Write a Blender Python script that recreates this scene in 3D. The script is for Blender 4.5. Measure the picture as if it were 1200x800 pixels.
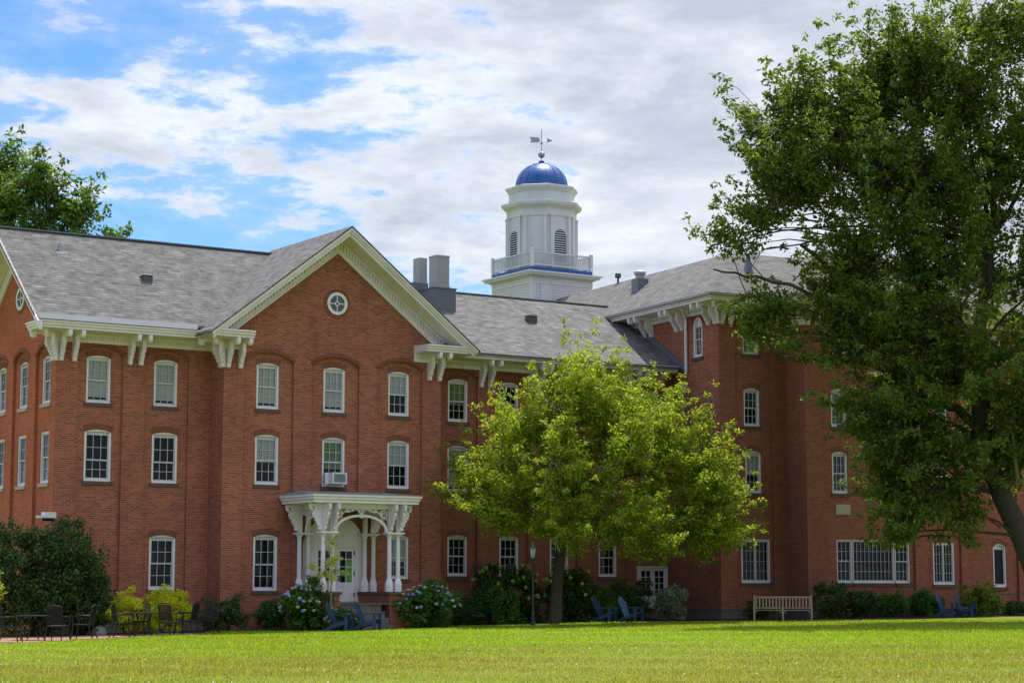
import bpy, bmesh, math, random
import numpy as np
from mathutils import Vector, Matrix
from mathutils.geometry import tessellate_polygon
random.seed(7)
R = math.radians
scene = bpy.context.scene
for o in list(bpy.data.objects): bpy.data.objects.remove(o)

# ------------------------------------------------------------------ camera
PITCH = math.atan2(290, 2380); TH = math.atan2(3650, 2380)
cam_d = bpy.data.cameras.new('camera'); cam = bpy.data.objects.new('camera', cam_d)
scene.collection.objects.link(cam); scene.camera = cam
cam.location = (0, 0, 1.55)
cam.rotation_euler = (math.pi/2 + PITCH, 0, TH - math.pi/2)
cam_d.sensor_width = 36; cam_d.lens = 36*2380/1200
cam_d.clip_start = 0.5; cam_d.clip_end = 6000
scene.render.resolution_x = 1024; scene.render.resolution_y = 682

# ------------------------------------------------------------------ light
SUN_AZ = math.atan2(0.67, 0.74); SUN_EL = R(68)
sd = Vector((math.cos(SUN_AZ)*math.cos(SUN_EL), math.sin(SUN_AZ)*math.cos(SUN_EL), math.sin(SUN_EL)))
sun_d = bpy.data.lights.new('sun', 'SUN'); sun_d.energy = 3.6; sun_d.angle = R(0.53); sun_d.color = (1, .95, .87)
sun = bpy.data.objects.new('sun', sun_d); scene.collection.objects.link(sun)
sun.rotation_euler = (-sd).to_track_quat('-Z', 'Y').to_euler(); sun.location = (30, 40, 60)
scene.view_settings.view_transform = 'Standard'; scene.view_settings.look = 'None'
scene.view_settings.gamma = 1; scene.view_settings.exposure = 0.88
scene.render.engine = 'CYCLES'

world = bpy.data.worlds.new('World'); scene.world = world; world.use_nodes = True
wn = world.node_tree.nodes; wl_ = world.node_tree.links; wn.clear()
def N(nodes, t, **kw):
    n = nodes.new(t)
    for k, v in kw.items():
        if k in n.inputs: n.inputs[k].default_value = v
        else: setattr(n, k, v)
    return n
SKY = 0.14
sky = N(wn, 'ShaderNodeTexSky', sky_type='NISHITA', sun_disc=False, sun_elevation=SUN_EL,
        sun_rotation=math.pi/2 - SUN_AZ, altitude=50, air_density=1.0, dust_density=0.3, ozone_density=2.5)
def wm(op, a, b=None, c=None, clamp=False):
    n = wn.new('ShaderNodeMath'); n.operation = op; n.use_clamp = clamp
    for i, x in enumerate((a, b, c)):
        if x is None: continue
        if isinstance(x, (int, float)): n.inputs[i].default_value = x
        else: wl_.new(x, n.inputs[i])
    return n.outputs[0]
tc = wn.new('ShaderNodeTexCoord')
mp = wn.new('ShaderNodeMapping'); mp.inputs['Rotation'].default_value = (0, 0, -TH + math.pi/2)
wl_.new(tc.outputs['Generated'], mp.inputs['Vector'])
sx = wn.new('ShaderNodeSeparateXYZ'); wl_.new(mp.outputs[0], sx.inputs[0])
zc = wm('ADD', wm('MAXIMUM', sx.outputs[2], 0.0), 0.16)
cv = wn.new('ShaderNodeCombineXYZ')
wl_.new(wm('DIVIDE', sx.outputs[0], zc), cv.inputs[0]); wl_.new(wm('DIVIDE', sx.outputs[1], zc), cv.inputs[1])
cv.inputs[2].default_value = 3.7
def wnoise(scale, det, rough, dist=0.0, off=0.0):
    m = wn.new('ShaderNodeMapping'); m.inputs['Location'].default_value = (off, off*.7, off)
    wl_.new(cv.outputs[0], m.inputs['Vector'])
    n = N(wn, 'ShaderNodeTexNoise', Scale=scale, Detail=det, Roughness=rough, Distortion=dist)
    wl_.new(m.outputs[0], n.inputs['Vector']); return n.outputs[0]
n1 = wnoise(2.1, 10, .60, .0, 3.3)
n2 = wnoise(9.0, 10, .62, .0, 9.1)
n3 = wnoise(0.6, 3, .5, .0, 4.4)
# more cloud right of view; unseen cloud far left added to brighten left-facing walls
bias = wm('MULTIPLY_ADD', wm('MAXIMUM', sx.outputs[0], wm('MULTIPLY_ADD', sx.outputs[0], -.9, -.5)), 0.36, 0.060)
dens = wm('ADD', wm('ADD', wm('MULTIPLY', n1, .55), wm('MULTIPLY', n2, .45)), wm('ADD', bias, wm('MULTIPLY_ADD', n3, .25, -.125)))
mask = wm('SMOOTH_MIN', wm('DIVIDE', wm('SUBTRACT', dens, .495), .075, clamp=True), 1.0, 0.1)
thin = wm('MULTIPLY', wm('DIVIDE', wm('SUBTRACT', dens, .43), .25, clamp=True), .6)
cover = wm('MAXIMUM', mask, thin)
nsh = wnoise(3.2, 8, .6, .3, 1.75)
thick = wm('DIVIDE', wm('SUBTRACT', dens, .535), .13, clamp=True)
shade = wm('MULTIPLY_ADD', wm('ADD', wm('MULTIPLY', wm('DIVIDE', wm('SUBTRACT', nsh, .40), .22, clamp=True), .55), wm('MULTIPLY', thick, .5), clamp=True), -.30, 1.0)
ccol = wn.new('ShaderNodeMix'); ccol.data_type = 'RGBA'; ccol.blend_type = 'MIX'
wl_.new(wm('MULTIPLY_ADD', shade, 3.33, -2.33, clamp=True), ccol.inputs[0])
ccol.inputs[6].default_value = (2.25, 2.45, 2.8, 1); ccol.inputs[7].default_value = (4.0, 4.12, 4.3, 1)
mixc = wn.new('ShaderNodeMix'); mixc.data_type = 'RGBA'
skt = wn.new('ShaderNodeMix'); skt.data_type = 'RGBA'; skt.blend_type = 'MULTIPLY'; skt.inputs[0].default_value = 1
skt.inputs[7].default_value = (.34, .49, .70, 1)
wl_.new(sky.outputs[0], skt.inputs[6])
wl_.new(wm('MULTIPLY', cover, .97), mixc.inputs[0]); wl_.new(skt.outputs[2], mixc.inputs[6]); wl_.new(ccol.outputs[2], mixc.inputs[7])
# sky above the view brightened with height, as added fill for shaded walls
up = wn.new('ShaderNodeMix'); up.data_type = 'RGBA'; up.blend_type = 'MULTIPLY'; up.inputs[0].default_value = 1
el = wm('MULTIPLY_ADD', wm('SUBTRACT', wm('MAXIMUM', sx.outputs[2], .35), .35), 2.0, 1.0)
ec = wn.new('ShaderNodeCombineXYZ'); [wl_.new(el, ec.inputs[i]) for i in range(3)]
wl_.new(mixc.outputs[2], up.inputs[6]); wl_.new(ec.outputs[0], up.inputs[7])
bg = N(wn, 'ShaderNodeBackground', Strength=SKY); wo = wn.new('ShaderNodeOutputWorld')
wl_.new(up.outputs[2], bg.inputs[0]); wl_.new(bg.outputs[0], wo.inputs[0])

# ------------------------------------------------------------------ materials
class MT:
    def __init__(s, name):
        s.m = bpy.data.materials.new(name); s.m.use_nodes = True
        s.n = s.m.node_tree.nodes; s.l = s.m.node_tree.links; s.n.clear()
        s.out = s.n.new('ShaderNodeOutputMaterial')
    def node(s, t, **kw): return N(s.n, t, **kw)
    def math(s, op, a, b=None, c=None, clamp=False):
        n = s.n.new('ShaderNodeMath'); n.operation = op; n.use_clamp = clamp
        for i, x in enumerate((a, b, c)):
            if x is None: continue
            if isinstance(x, (int, float)): n.inputs[i].default_value = x
            else: s.l.new(x, n.inputs[i])
        return n.outputs[0]
    def mix(s, f, a, b, blend='MIX'):
        n = s.n.new('ShaderNodeMix'); n.data_type = 'RGBA'; n.blend_type = blend
        for i, x in ((0, f), (6, a), (7, b)):
            if isinstance(x, (int, float)): n.inputs[i].default_value = x
            elif isinstance(x, tuple): n.inputs[i].default_value = (*x, 1)
            else: s.l.new(x, n.inputs[i])
        return n.outputs[2]
    def noise(s, vec, scale, det=4, rough=.5, dist=0):
        n = s.node('ShaderNodeTexNoise', Scale=scale, Detail=det, Roughness=rough, Distortion=dist)
        if vec is not None: s.l.new(vec, n.inputs['Vector'])
        return n.outputs[0]
    def ramp(s, f, lo, hi): return s.math('DIVIDE', s.math('SUBTRACT', f, lo), hi-lo, clamp=True)
    def obj(s): return s.node('ShaderNodeTexCoord').outputs['Object']
    def principled(s, col, rough=.6, spec=.4, metal=0., bump=None, bstr=.3, bdist=.01):
        p = s.node('ShaderNodeBsdfPrincipled')
        p.inputs['Specular IOR Level'].default_value = spec; p.inputs['Metallic'].default_value = metal
        for k, x in (('Base Color', col), ('Roughness', rough)):
            if isinstance(x, tuple): p.inputs[k].default_value = (*x, 1)
            elif isinstance(x, (int, float)): p.inputs[k].default_value = x
            else: s.l.new(x, p.inputs[k])
        if bump is not None:
            b = s.node('ShaderNodeBump', Strength=bstr, Distance=bdist); s.l.new(bump, b.inputs['Height'])
            s.l.new(b.outputs[0], p.inputs['Normal'])
        s.l.new(p.outputs[0], s.out.inputs[0]); return p
    def wallvec(s):
        t = s.node('ShaderNodeTexCoord'); a = s.node('ShaderNodeSeparateXYZ'); b = s.node('ShaderNodeSeparateXYZ')
        s.l.new(t.outputs['Object'], a.inputs[0]); s.l.new(t.outputs['Normal'], b.inputs[0])
        f = s.math('GREATER_THAN', s.math('ABSOLUTE', b.outputs[0]), s.math('ABSOLUTE', b.outputs[1]))
        u = s.math('ADD', s.math('MULTIPLY', a.outputs[0], s.math('SUBTRACT', 1, f)), s.math('MULTIPLY', a.outputs[1], f))
        c = s.node('ShaderNodeCombineXYZ'); s.l.new(u, c.inputs[0]); s.l.new(a.outputs[2], c.inputs[1])
        return c.outputs[0], t.outputs['Object'], a

def brick_mat(name, c1, c2, mortar, bw=.235, bh=.072, msize=.009):
    m = MT(name); v, ob, sep = m.wallvec()
    b = m.node('ShaderNodeTexBrick', offset=.5, Scale=1.0); m.l.new(v, b.inputs['Vector'])
    b.inputs['Brick Width'].default_value = bw; b.inputs['Row Height'].default_value = bh
    b.inputs['Mortar Size'].default_value = msize; b.inputs['Mortar Smooth'].default_value = .2; b.inputs['Bias'].default_value = -.1
    b.inputs['Color1'].default_value = (*c1, 1); b.inputs['Color2'].default_value = (*c2, 1); b.inputs['Mortar'].default_value = (*mortar, 1)
    # weathering: broad blotches, vertical streaks, occasional pale efflorescence
    big = m.ramp(m.noise(ob, .45, 5, .6), .3, .7)
    col = m.mix(m.math('MULTIPLY', big, .30), b.outputs[0], tuple(x*.62 for x in c2))
    mpn = m.node('ShaderNodeMapping'); mpn.inputs['Scale'].default_value = (2.2, 2.2, .25); m.l.new(ob, mpn.inputs[0])
    st = m.ramp(m.noise(mpn.outputs[0], 1.0, 5, .65), .55, .8)
    col = m.mix(m.math('MULTIPLY', st, .42), col, tuple(x*.5 for x in c2))
    fine = m.noise(v, 22, 2, .6)
    col = m.mix(1.0, col, m.mix(fine, (.72, .72, .72), (1.22, 1.18, 1.15)), 'MULTIPLY')
    ef = m.math('MULTIPLY', m.ramp(m.noise(ob, 1.9, 6, .7), .64, .76), .38)
    col = m.mix(ef, col, (.42, .33, .28))
    m.principled(col, .88, .25, bump=b.outputs['Fac'], bstr=.5, bdist=-.008)
    return m.m
def roof_mat(name, c1, c2, row=.105):
    m = MT(name); v, ob, sep = m.wallvec()
    sv = m.node('ShaderNodeSeparateXYZ'); m.l.new(v, sv.inputs[0])
    q = m.math('DIVIDE', sv.outputs[1], row); ri = m.math('FLOOR', q); fr = m.math('FRACT', q)
    cb = m.node('ShaderNodeCombineXYZ'); m.l.new(m.math('MULTIPLY', sv.outputs[0], 2.1), cb.inputs[0]); m.l.new(m.math('MULTIPLY', ri, 7.31), cb.inputs[1])
    st = m.noise(cb.outputs[0], 1.0, 3, .6)
    col = m.mix(m.ramp(st, .30, .70), tuple(x*.80 for x in c1), tuple(x*1.18 for x in c2))
    tab = m.node('ShaderNodeTexWhiteNoise', noise_dimensions='2D'); c2b = m.node('ShaderNodeCombineXYZ')
    m.l.new(m.math('FLOOR', m.math('ADD', m.math('MULTIPLY', sv.outputs[0], 3.2), m.math('MULTIPLY', ri, .37))), c2b.inputs[0]); m.l.new(ri, c2b.inputs[1]); m.l.new(c2b.outputs[0], tab.inputs[0])
    col = m.mix(1.0, col, m.mix(tab.outputs[0], (.84,.84,.84), (1.14,1.14,1.14)), 'MULTIPLY')
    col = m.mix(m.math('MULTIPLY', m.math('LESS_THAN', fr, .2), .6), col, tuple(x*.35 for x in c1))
    big = m.ramp(m.noise(ob, .35, 5, .65), .35, .75)
    col = m.mix(m.math('MULTIPLY', big, .22), col, tuple(x*.6 for x in c1))
    m.principled(col, .95, .12, bump=fr, bstr=.35, bdist=.015)
    return m.m
def plain(name, col, rough=.5, spec=.4, metal=0., var=.12, scale=3.0):
    m = MT(name); ob = m.obj()
    f = m.noise(ob, scale, 5, .6)
    c = m.mix(f, tuple(x*(1-var) for x in col), tuple(min(1, x*(1+var)) for x in col))
    m.principled(c, rough, spec, metal); return m.m
def paint_mat(name, col, dirt=(.30, .29, .24)):
    m = MT(name); ob = m.obj()
    mpn = m.node('ShaderNodeMapping'); mpn.inputs['Scale'].default_value = (1.5, 1.5, .5); m.l.new(ob, mpn.inputs[0])
    f = m.ramp(m.noise(mpn.outputs[0], 2.2, 7, .7), .45, .85)
    m.principled(m.mix(m.math('MULTIPLY', f, .35), col, dirt), .55, .35, bump=m.noise(ob, 30, 3), bstr=.05); return m.m
def siding_mat(name, col):
    m = MT(name); v, ob, sep = m.wallvec()
    fr = m.math('FRACT', m.math('DIVIDE', sep.outputs[2], .14))
    c = m.mix(m.math('LESS_THAN', fr, .13), col, tuple(x*.62 for x in col))
    m.principled(m.mix(m.math('MULTIPLY', m.ramp(m.noise(ob, 1.5, 6, .7), .5, .8), .25), c, (.4, .4, .37)), .6, .3, bump=fr, bstr=.6, bdist=.02); return m.m
def leaf_mat(name, c1, c2, trans=.42, tcol=None, rough=.55, bright=0.):
    m = MT(name); g = m.node('ShaderNodeNewGeometry').outputs['Random Per Island']
    c = m.mix(g, c1, c2)
    p = m.node('ShaderNodeBsdfPrincipled'); m.l.new(c, p.inputs['Base Color']); p.inputs['Roughness'].default_value = rough
    p.inputs['Specular IOR Level'].default_value = .2
    t = m.node('ShaderNodeBsdfTranslucent')
    tc_ = m.mix(g, tuple(min(1, x*k) for x, k in zip(c1, (2.0, 2.0, .9))), tuple(min(1, x*k) for x, k in zip(c2, (2.0, 2.0, .9)))) if tcol is None else tcol
    if isinstance(tc_, tuple): t.inputs[0].default_value = (*tc_, 1)
    else: m.l.new(tc_, t.inputs[0])
    mx = m.node('ShaderNodeMixShader'); mx.inputs[0].default_value = trans
    m.l.new(p.outputs[0], mx.inputs[1]); m.l.new(t.outputs[0], mx.inputs[2]); m.l.new(mx.outputs[0], m.out.inputs[0]); return m.m

M = {}
M['brick'] = brick_mat('red_brick', (.44, .118, .056), (.20, .054, .033), (.34, .225, .18), msize=.010)
M['brick_lit'] = brick_mat('red_brick_side_lit', (.52, .125, .052), (.34, .078, .036), (.38, .20, .14), msize=.008)  # same brick made brighter and warmer to stand in for light on the side
M['brick_shaded'] = brick_mat('red_brick_shaded', (.38, .105, .054), (.23, .062, .038), (.28, .185, .15), msize=.009)  # same brick darkened, with shade under the trees put into the colour
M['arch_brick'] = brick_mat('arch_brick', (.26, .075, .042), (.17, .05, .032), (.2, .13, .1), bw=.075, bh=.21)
M['roof'] = roof_mat('grey_shingle', (.115, .110, .108), (.175, .166, .160))
M['roof_r'] = roof_mat('light_grey_shingle', (.145, .140, .134), (.175, .168, .16))
M['white'] = paint_mat('white_paint', (.75, .69, .745))
M['cream'] = paint_mat('cream_paint', (.72, .66, .60))
M['tower'] = paint_mat('tower_paint', (.60, .61, .64))
M['siding'] = siding_mat('white_clapboard', (.58, .60, .63))
M['blue'] = plain('blue_metal', (.010, .078, .27), .42, .4, 0., .25)
M['brown'] = plain('brownstone', (.11, .075, .062), .85, .2)
M['tanstone'] = plain('tan_stone', (.42, .36, .28), .85, .2)
M['greystone'] = brick_mat('stone_plinth', (.19, .165, .145), (.13, .115, .105), (.09, .08, .07), bw=.8, bh=.35, msize=.015)
M['metal'] = plain('sheet_metal', (.33, .34, .36), .5, .5, .6)
M['darkmetal'] = plain('dark_sheet_metal', (.08, .09, .11), .5, .5, .3)
M['flash'] = plain('roof_flashing', (.13, .15, .18), .45, .5, .3)
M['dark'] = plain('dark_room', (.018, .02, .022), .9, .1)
M['sash'] = paint_mat('sash_paint', (.50,.51,.53))
M['strip'] = plain('eave_metal', (.18,.185,.195), 1.0, 0.0)
M['blind'] = plain('window_blind', (.56, .55, .58), .8, .2, 0, .08)
M['curtain'] = plain('green_curtain', (.20, .30, .14), .8, .2, 0, .2)
M['black'] = plain('black_cast_metal', (.012, .012, .014), .42, .3, 0)
M['adir'] = plain('blue_painted_wood', (.022, .05, .125), .45, .35)
M['teak'] = plain('weathered_teak', (.36, .25, .165), .75, .2, 0, .25, 6)
M['bark'] = plain('bark', (.075, .06, .048), .95, .1, 0, .45, 7)
M['bark_pale'] = plain('pale_bark', (.24, .19, .15), .9, .1, 0, .3, 7)
M['rock'] = plain('grey_rock', (.22, .22, .2), .9, .2, 0, .3)
M['lamp_black'] = plain('lamp_black', (.015, .016, .016), .45, .5)
M['porch_wood'] = M['white']
def glass():
    m = MT('window_glass'); ob = m.obj()
    b = m.node('ShaderNodeBump', Strength=.04, Distance=.02); m.l.new(m.noise(ob, 1.3, 2, .5), b.inputs['Height'])
    g = m.node('ShaderNodeBsdfGlossy'); g.inputs[0].default_value = (.42, .47, .52, 1); g.inputs[1].default_value = .04
    m.l.new(b.outputs[0], g.inputs['Normal'])
    t = m.node('ShaderNodeBsdfTransparent'); t.inputs[0].default_value = (.88, .90, .92, 1)
    f = m.node('ShaderNodeFresnel', IOR=1.55)
    mx = m.node('ShaderNodeMixShader'); m.l.new(m.math('MULTIPLY_ADD', f.outputs[0], .45, .02, clamp=True), mx.inputs[0])
    m.l.new(t.outputs[0], mx.inputs[1]); m.l.new(g.outputs[0], mx.inputs[2]); m.l.new(mx.outputs[0], m.out.inputs[0]); return m.m
M['glass'] = glass()
M['milk'] = plain('lantern_glass', (.6, .63, .65), .2, .5)

# ------------------------------------------------------------------ mesh helpers
COL = scene.collection
class MB:
    def __init__(s): s.v = []; s.f = []
    def add(s, vs, fs):
        b = len(s.v); s.v += [tuple(v) for v in vs]; s.f += [tuple(i+b for i in f) for f in fs]; return s
    def box(s, x0, x1, y0, y1, z0, z1):
        return s.add([(x0,y0,z0),(x1,y0,z0),(x1,y1,z0),(x0,y1,z0),(x0,y0,z1),(x1,y0,z1),(x1,y1,z1),(x0,y1,z1)],
                     [(0,3,2,1),(4,5,6,7),(0,1,5,4),(1,2,6,5),(2,3,7,6),(3,0,4,7)])
    def boxm(s, fr, a0, a1, d0, d1, z0, z1):          # box in facade coordinates
        p = [fr(a,z,d) for z in (z0,z1) for (a,d) in ((a0,d0),(a1,d0),(a1,d1),(a0,d1))]
        return s.add(p, [(0,3,2,1),(4,5,6,7),(0,1,5,4),(1,2,6,5),(2,3,7,6),(3,0,4,7)])
    def bar(s, p, q, w, h=None, up=(0,0,1)):
        h = w if h is None else h
        p, q = Vector(p), Vector(q); t = (q-p).normalized(); up = Vector(up)
        if abs(t.dot(up)) > .98: up = Vector((0,1,0))
        a = t.cross(up).normalized()*w/2; b = a.cross(t).normalized()*h/2
        v = [p-a-b,p+a-b,p+a+b,p-a+b,q-a-b,q+a-b,q+a+b,q-a+b]
        return s.add(v, [(0,3,2,1),(4,5,6,7),(0,1,5,4),(1,2,6,5),(2,3,7,6),(3,0,4,7)])
    def tube(s, pts, rad, n=8):
        pts = [Vector(p) for p in pts]; rad = [rad]*len(pts) if isinstance(rad, (int,float)) else rad
        vs = []; ref = Vector((.13,.9,.2)).normalized()
        for i, p in enumerate(pts):
            t = (pts[min(i+1,len(pts)-1)]-pts[max(i-1,0)]).normalized()
            a = t.cross(ref); a = (a if a.length > .05 else t.cross(Vector((1,0,0)))).normalized(); b = t.cross(a)
            vs += [p+(a*math.cos(2*math.pi*k/n)+b*math.sin(2*math.pi*k/n))*rad[i] for k in range(n)]
        fs = [(i*n+k, i*n+(k+1)%n, (i+1)*n+(k+1)%n, (i+1)*n+k) for i in range(len(pts)-1) for k in range(n)]
        fs += [tuple(range(n))[::-1], tuple((len(pts)-1)*n+k for k in range(n))]
        return s.add(vs, fs)
    def lathe(s, prof, n=16, c=(0,0,0), ph=0.):
        vs = [(c[0]+r*math.cos(2*math.pi*k/n+ph), c[1]+r*math.sin(2*math.pi*k/n+ph), c[2]+z) for r,z in prof for k in range(n)]
        fs = [(i*n+k, i*n+(k+1)%n, (i+1)*n+(k+1)%n, (i+1)*n+k) for i in range(len(prof)-1) for k in range(n)]
        fs += [tuple(range(n))[::-1], tuple((len(prof)-1)*n+k for k in range(n))]
        return s.add(vs, fs)
    def prism(s, poly, fr, d0, d1):                   # poly of (a,z) extruded between depths d0 (front) and d1
        n = len(poly); vs = [fr(a,z,d0) for a,z in poly]+[fr(a,z,d1) for a,z in poly]
        tri = tessellate_polygon([[Vector((a,z,0)) for a,z in poly]])
        fs = [tuple(t) for t in tri]+[tuple(i+n for i in t) for t in tri]
        fs += [(i,(i+1)%n,(i+1)%n+n,i+n) for i in range(n)]
        return s.add(vs, fs)
    def slab(s, outer, holes, fr, d0, d1):            # wall sheet with holes and reveals
        loops = [outer]+holes
        pts = [p for l in loops for p in l]; n = len(pts)
        tri = tessellate_polygon([[Vector((a,z,0)) for a,z in l] for l in loops])
        vs = [fr(a,z,d0) for a,z in pts]+[fr(a,z,d1) for a,z in pts]
        fs = [tuple(t) for t in tri]; b = 0
        for l in loops:
            m = len(l); fs += [(b+i,b+(i+1)%m,b+(i+1)%m+n,b+i+n) for i in range(m)]; b += m
        return s.add(vs, fs)
    def poly(s, pts, th=None):
        if th is None: return s.add(pts, [tuple(range(len(pts)))])
        n = len(pts); vs = list(pts)+[(p[0],p[1],p[2]-th) for p in pts]
        return s.add(vs, [tuple(range(n)), tuple(range(2*n-1,n-1,-1))]+[(i,(i+1)%n,(i+1)%n+n,i+n) for i in range(n)])
    def mesh(s, name, mat, smooth=False):
        me = bpy.data.meshes.new(name); me.from_pydata(s.v, [], s.f); me.update()
        bm = bmesh.new(); bm.from_mesh(me); bmesh.ops.recalc_face_normals(bm, faces=bm.faces); bm.to_mesh(me); bm.free()
        if mat: me.materials.append(mat)
        if smooth:
            me.polygons.foreach_set('use_smooth', [True]*len(me.polygons)); 
        return me
def link(name, me, parent=None, loc=None, rz=0.):
    o = bpy.data.objects.new(name, me); COL.objects.link(o)
    if parent is not None:
        o.parent = parent
        if loc is None and parent.get('_w'): loc = [-x for x in parent['_w']]
    if loc is not None: o.location = loc
    if rz: o.rotation_euler = (0,0,rz)
    return o
def part(name, mb, mat, parent, loc=None, rz=0., smooth=False):
    return link(name, mb.mesh(name, M[mat] if isinstance(mat, str) else mat, smooth), parent, loc, rz)
def tag(o, label, cat, group=None, kind=None):
    o['label'] = label; o['category'] = cat
    if group: o['group'] = group
    if kind: o['kind'] = kind
    return o
def thing(name, label, cat, loc=(0,0,0), rz=0., group=None, world_coords=False):
    o = bpy.data.objects.new(name, None); COL.objects.link(o); o.location = loc; o.rotation_euler = (0,0,rz); o.empty_display_size = .3
    if world_coords: o['_w'] = loc
    return tag(o, label, cat, group)
def copy_tree(o, parent=None, loc=None, rz=None, label=None):
    c = o.copy(); COL.objects.link(c); c.parent = parent
    if loc is not None: c.location = loc
    if rz is not None: c.rotation_euler = (0,0,rz)
    if label: c['label'] = label
    for ch in list(o.children): copy_tree(ch, c)
    return c
def structure(name, mb, mat, label=None):
    o = part(name, mb, mat, None); o['kind'] = 'structure'; return o

def gz(x): return .0135*min(max(x-24, 0), 36)
def FR(ox, oy, ux, uy, nx, ny):
    return lambda a, z, d: (ox+a*ux+d*nx, oy+a*uy+d*ny, z)
def arch(a0, a1, z0, zs, rise, n=10):                 # segmental-arched outline; zs = spring height
    pts = [(a0,z0),(a1,z0)]
    if rise < 1e-4: return pts+[(a1,zs),(a0,zs)]
    h = (a1-a0)/2; r = (h*h+rise*rise)/(2*rise); c = (a0+a1)/2; cz = zs+rise-r; t = math.asin(min(1,h/r))
    if rise > h*.99: t = math.pi/2
    for k in range(n+1):
        q = t-2*t*k/n; pts.append((c+r*math.sin(q), cz+r*math.cos(q)))
    return pts
def inset(a0, a1, z0, zs, rise, w, n=10):
    return arch(a0+w, a1-w, z0+w, zs-(0 if rise > 0 else w), max(0, rise-w*.9) if rise > 0 else 0, n)

def archband(mb, fr, a0, a1, zs, rise, w, d0, d1, n=12):
    top = arch(a0, a1, zs-1, zs, rise, n)[2:]
    c = (a0+a1)/2; h = (a1-a0)/2; r = (h*h+rise*rise)/(2*rise); cz = zs+rise-r
    outer = [(c+(a-c)*(r+w)/r, cz+(z-cz)*(r+w)/r) for a, z in top]
    mb.prism(top+outer[::-1], fr, d0, d1)

# ------------------------------------------------------------------ windows
def window(parent, fr, a0, a1, z0, z1, rise, d, cols=3, rows=2, kind='plain', split=.5, sill='brown', frame='white', fw=.075):
    """arched sash window set in a hole; d = depth of the wall face it sits in"""
    zs = z1-rise; n = 8
    mb = MB(); mb.slab(arch(a0,a1,z0,zs,rise,n), [inset(a0,a1,z0,zs,rise,fw,n)], fr, d-.03, d-.14)
    if kind not in ('plain',) or True:
        mb.boxm(fr, a0+fw-.01, a1-fw+.01, d-.135, d-.14, zs-.06, z1-fw*.5) if rise > .05 else None
    w = part('window', mb, frame, parent)
    sb = MB(); ia, ib, iz0, iz1 = a0+fw, a1-fw, z0+fw, (zs-.06 if rise > .05 else z1-fw)
    zm = iz0+(iz1-iz0)*split; mw = .018 if cols < 4 and rows < 4 else .014
    def sash(x0, x1, q0, q1, dd, c, r):
        t = .04
        sb.boxm(fr, x0, x1, dd, dd-.03, q0, q0+t*1.3); sb.boxm(fr, x0, x1, dd, dd-.03, q1-t, q1)
        sb.boxm(fr, x0, x0+t, dd, dd-.03, q0+t, q1-t); sb.boxm(fr, x1-t, x1, dd, dd-.03, q0+t, q1-t)
        for i in range(1, c): x = x0+(x1-x0)*i/c; sb.boxm(fr, x-mw/2, x+mw/2, dd-.002, dd-.024, q0+t, q1-t)
        for i in range(1, r): z = q0+(q1-q0)*i/r; sb.boxm(fr, x0+t, x1-t, dd-.004, dd-.022, z-mw/2, z+mw/2)
    if kind == 'casement':
        xm = (ia+ib)/2; sash(ia, xm-.02, iz0, iz1, d-.07, cols, rows); sash(xm+.02, ib, iz0, iz1, d-.07, cols, rows)
        sb.boxm(fr, xm-.035, xm+.035, d-.04, d-.1, iz0, iz1)
    elif kind == 'single': sash(ia, ib, iz0, iz1, d-.07, cols, rows)
    else:
        sash(ia, ib, iz0, zm+.02, d-.105, cols, rows); sash(ia, ib, zm-.02, iz1, d-.07, cols, rows)
    link('sash', sb.mesh('sash', M['sash']), w, (0,0,0))
    gb = MB(); gb.add([fr(ia,iz0,d-.118), fr(ib,iz0,d-.118), fr(ib,iz1,d-.118), fr(ia,iz1,d-.118)], [(0,1,2,3)])
    link('glass', gb.mesh('glass', M['glass']), w, (0,0,0))
    if kind in ('blind', 'half', 'curtain'):
        bb = MB(); zb = {'blind': iz0+.12, 'half': zm-.1+random.uniform(-.1,.25), 'curtain': iz0+.55}[kind]
        k = int((iz1-zb)/.05)
        for i in range(k):
            z = iz1-.05*i; bb.add([fr(ia+.02,z,d-.13), fr(ib-.02,z,d-.13), fr(ib-.02,z-.047,d-.145), fr(ia+.02,z-.047,d-.145)], [(0,1,2,3)])
        link('blind', bb.mesh('blind', M['curtain' if kind == 'curtain' else 'blind']), w, (0,0,0))
    if sill:
        s = MB(); s.boxm(fr, a0-.07, a1+.07, d+.05, d-.13, z0-.13, z0-.004)
        link('sill', s.mesh('sill', M[sill]), w, (0,0,0))
    return w

# ------------------------------------------------------------------ bracket and cornice
def bracket_mesh(H=1.0, W=.135, out=.93):
    k = H
    prof = [(0,0),(out,0),(out,-.08),(out-.02,-.19),(out-.08,-.25),(out-.19,-.23),(out-.21,-.11),(.44,-.10),(.37,-.14),(.36,-.30*k),(.39,-.42*k),(.33,-.50*k),
            (.26,-.53*k),(.29,-.62*k),(.23,-.68*k),(.19,-.70*k),(.21,-.78*k),(.16,-.84*k),(.12,-.86*k),(.15,-.95*k),(.11,-1.0*k),(0,-1.0*k)]
    mb = MB(); n = len(prof)
    mb.prism(prof, lambda a,z,d: (d, -a, z), -W/2, W/2)
    mb.prism([(0,-.02),(.30,-.20),(.30,-.45*k),(.18,-.66*k),(.10,-.9*k),(0,-.95*k)], lambda a,z,d: (d, -a, z), -W/2+.03, W/2-.03)
    for z in (-.52,-.69,-.85):                         # raised bands
        mb.box(-W/2-.012, W/2+.012, -(.345+(z+.52)*.62), -.0, z*k-.022, z*k+.012)
    return mb.mesh('bracket', M['white'])
BR = bracket_mesh(); BR_R = bracket_mesh(.82)
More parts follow.
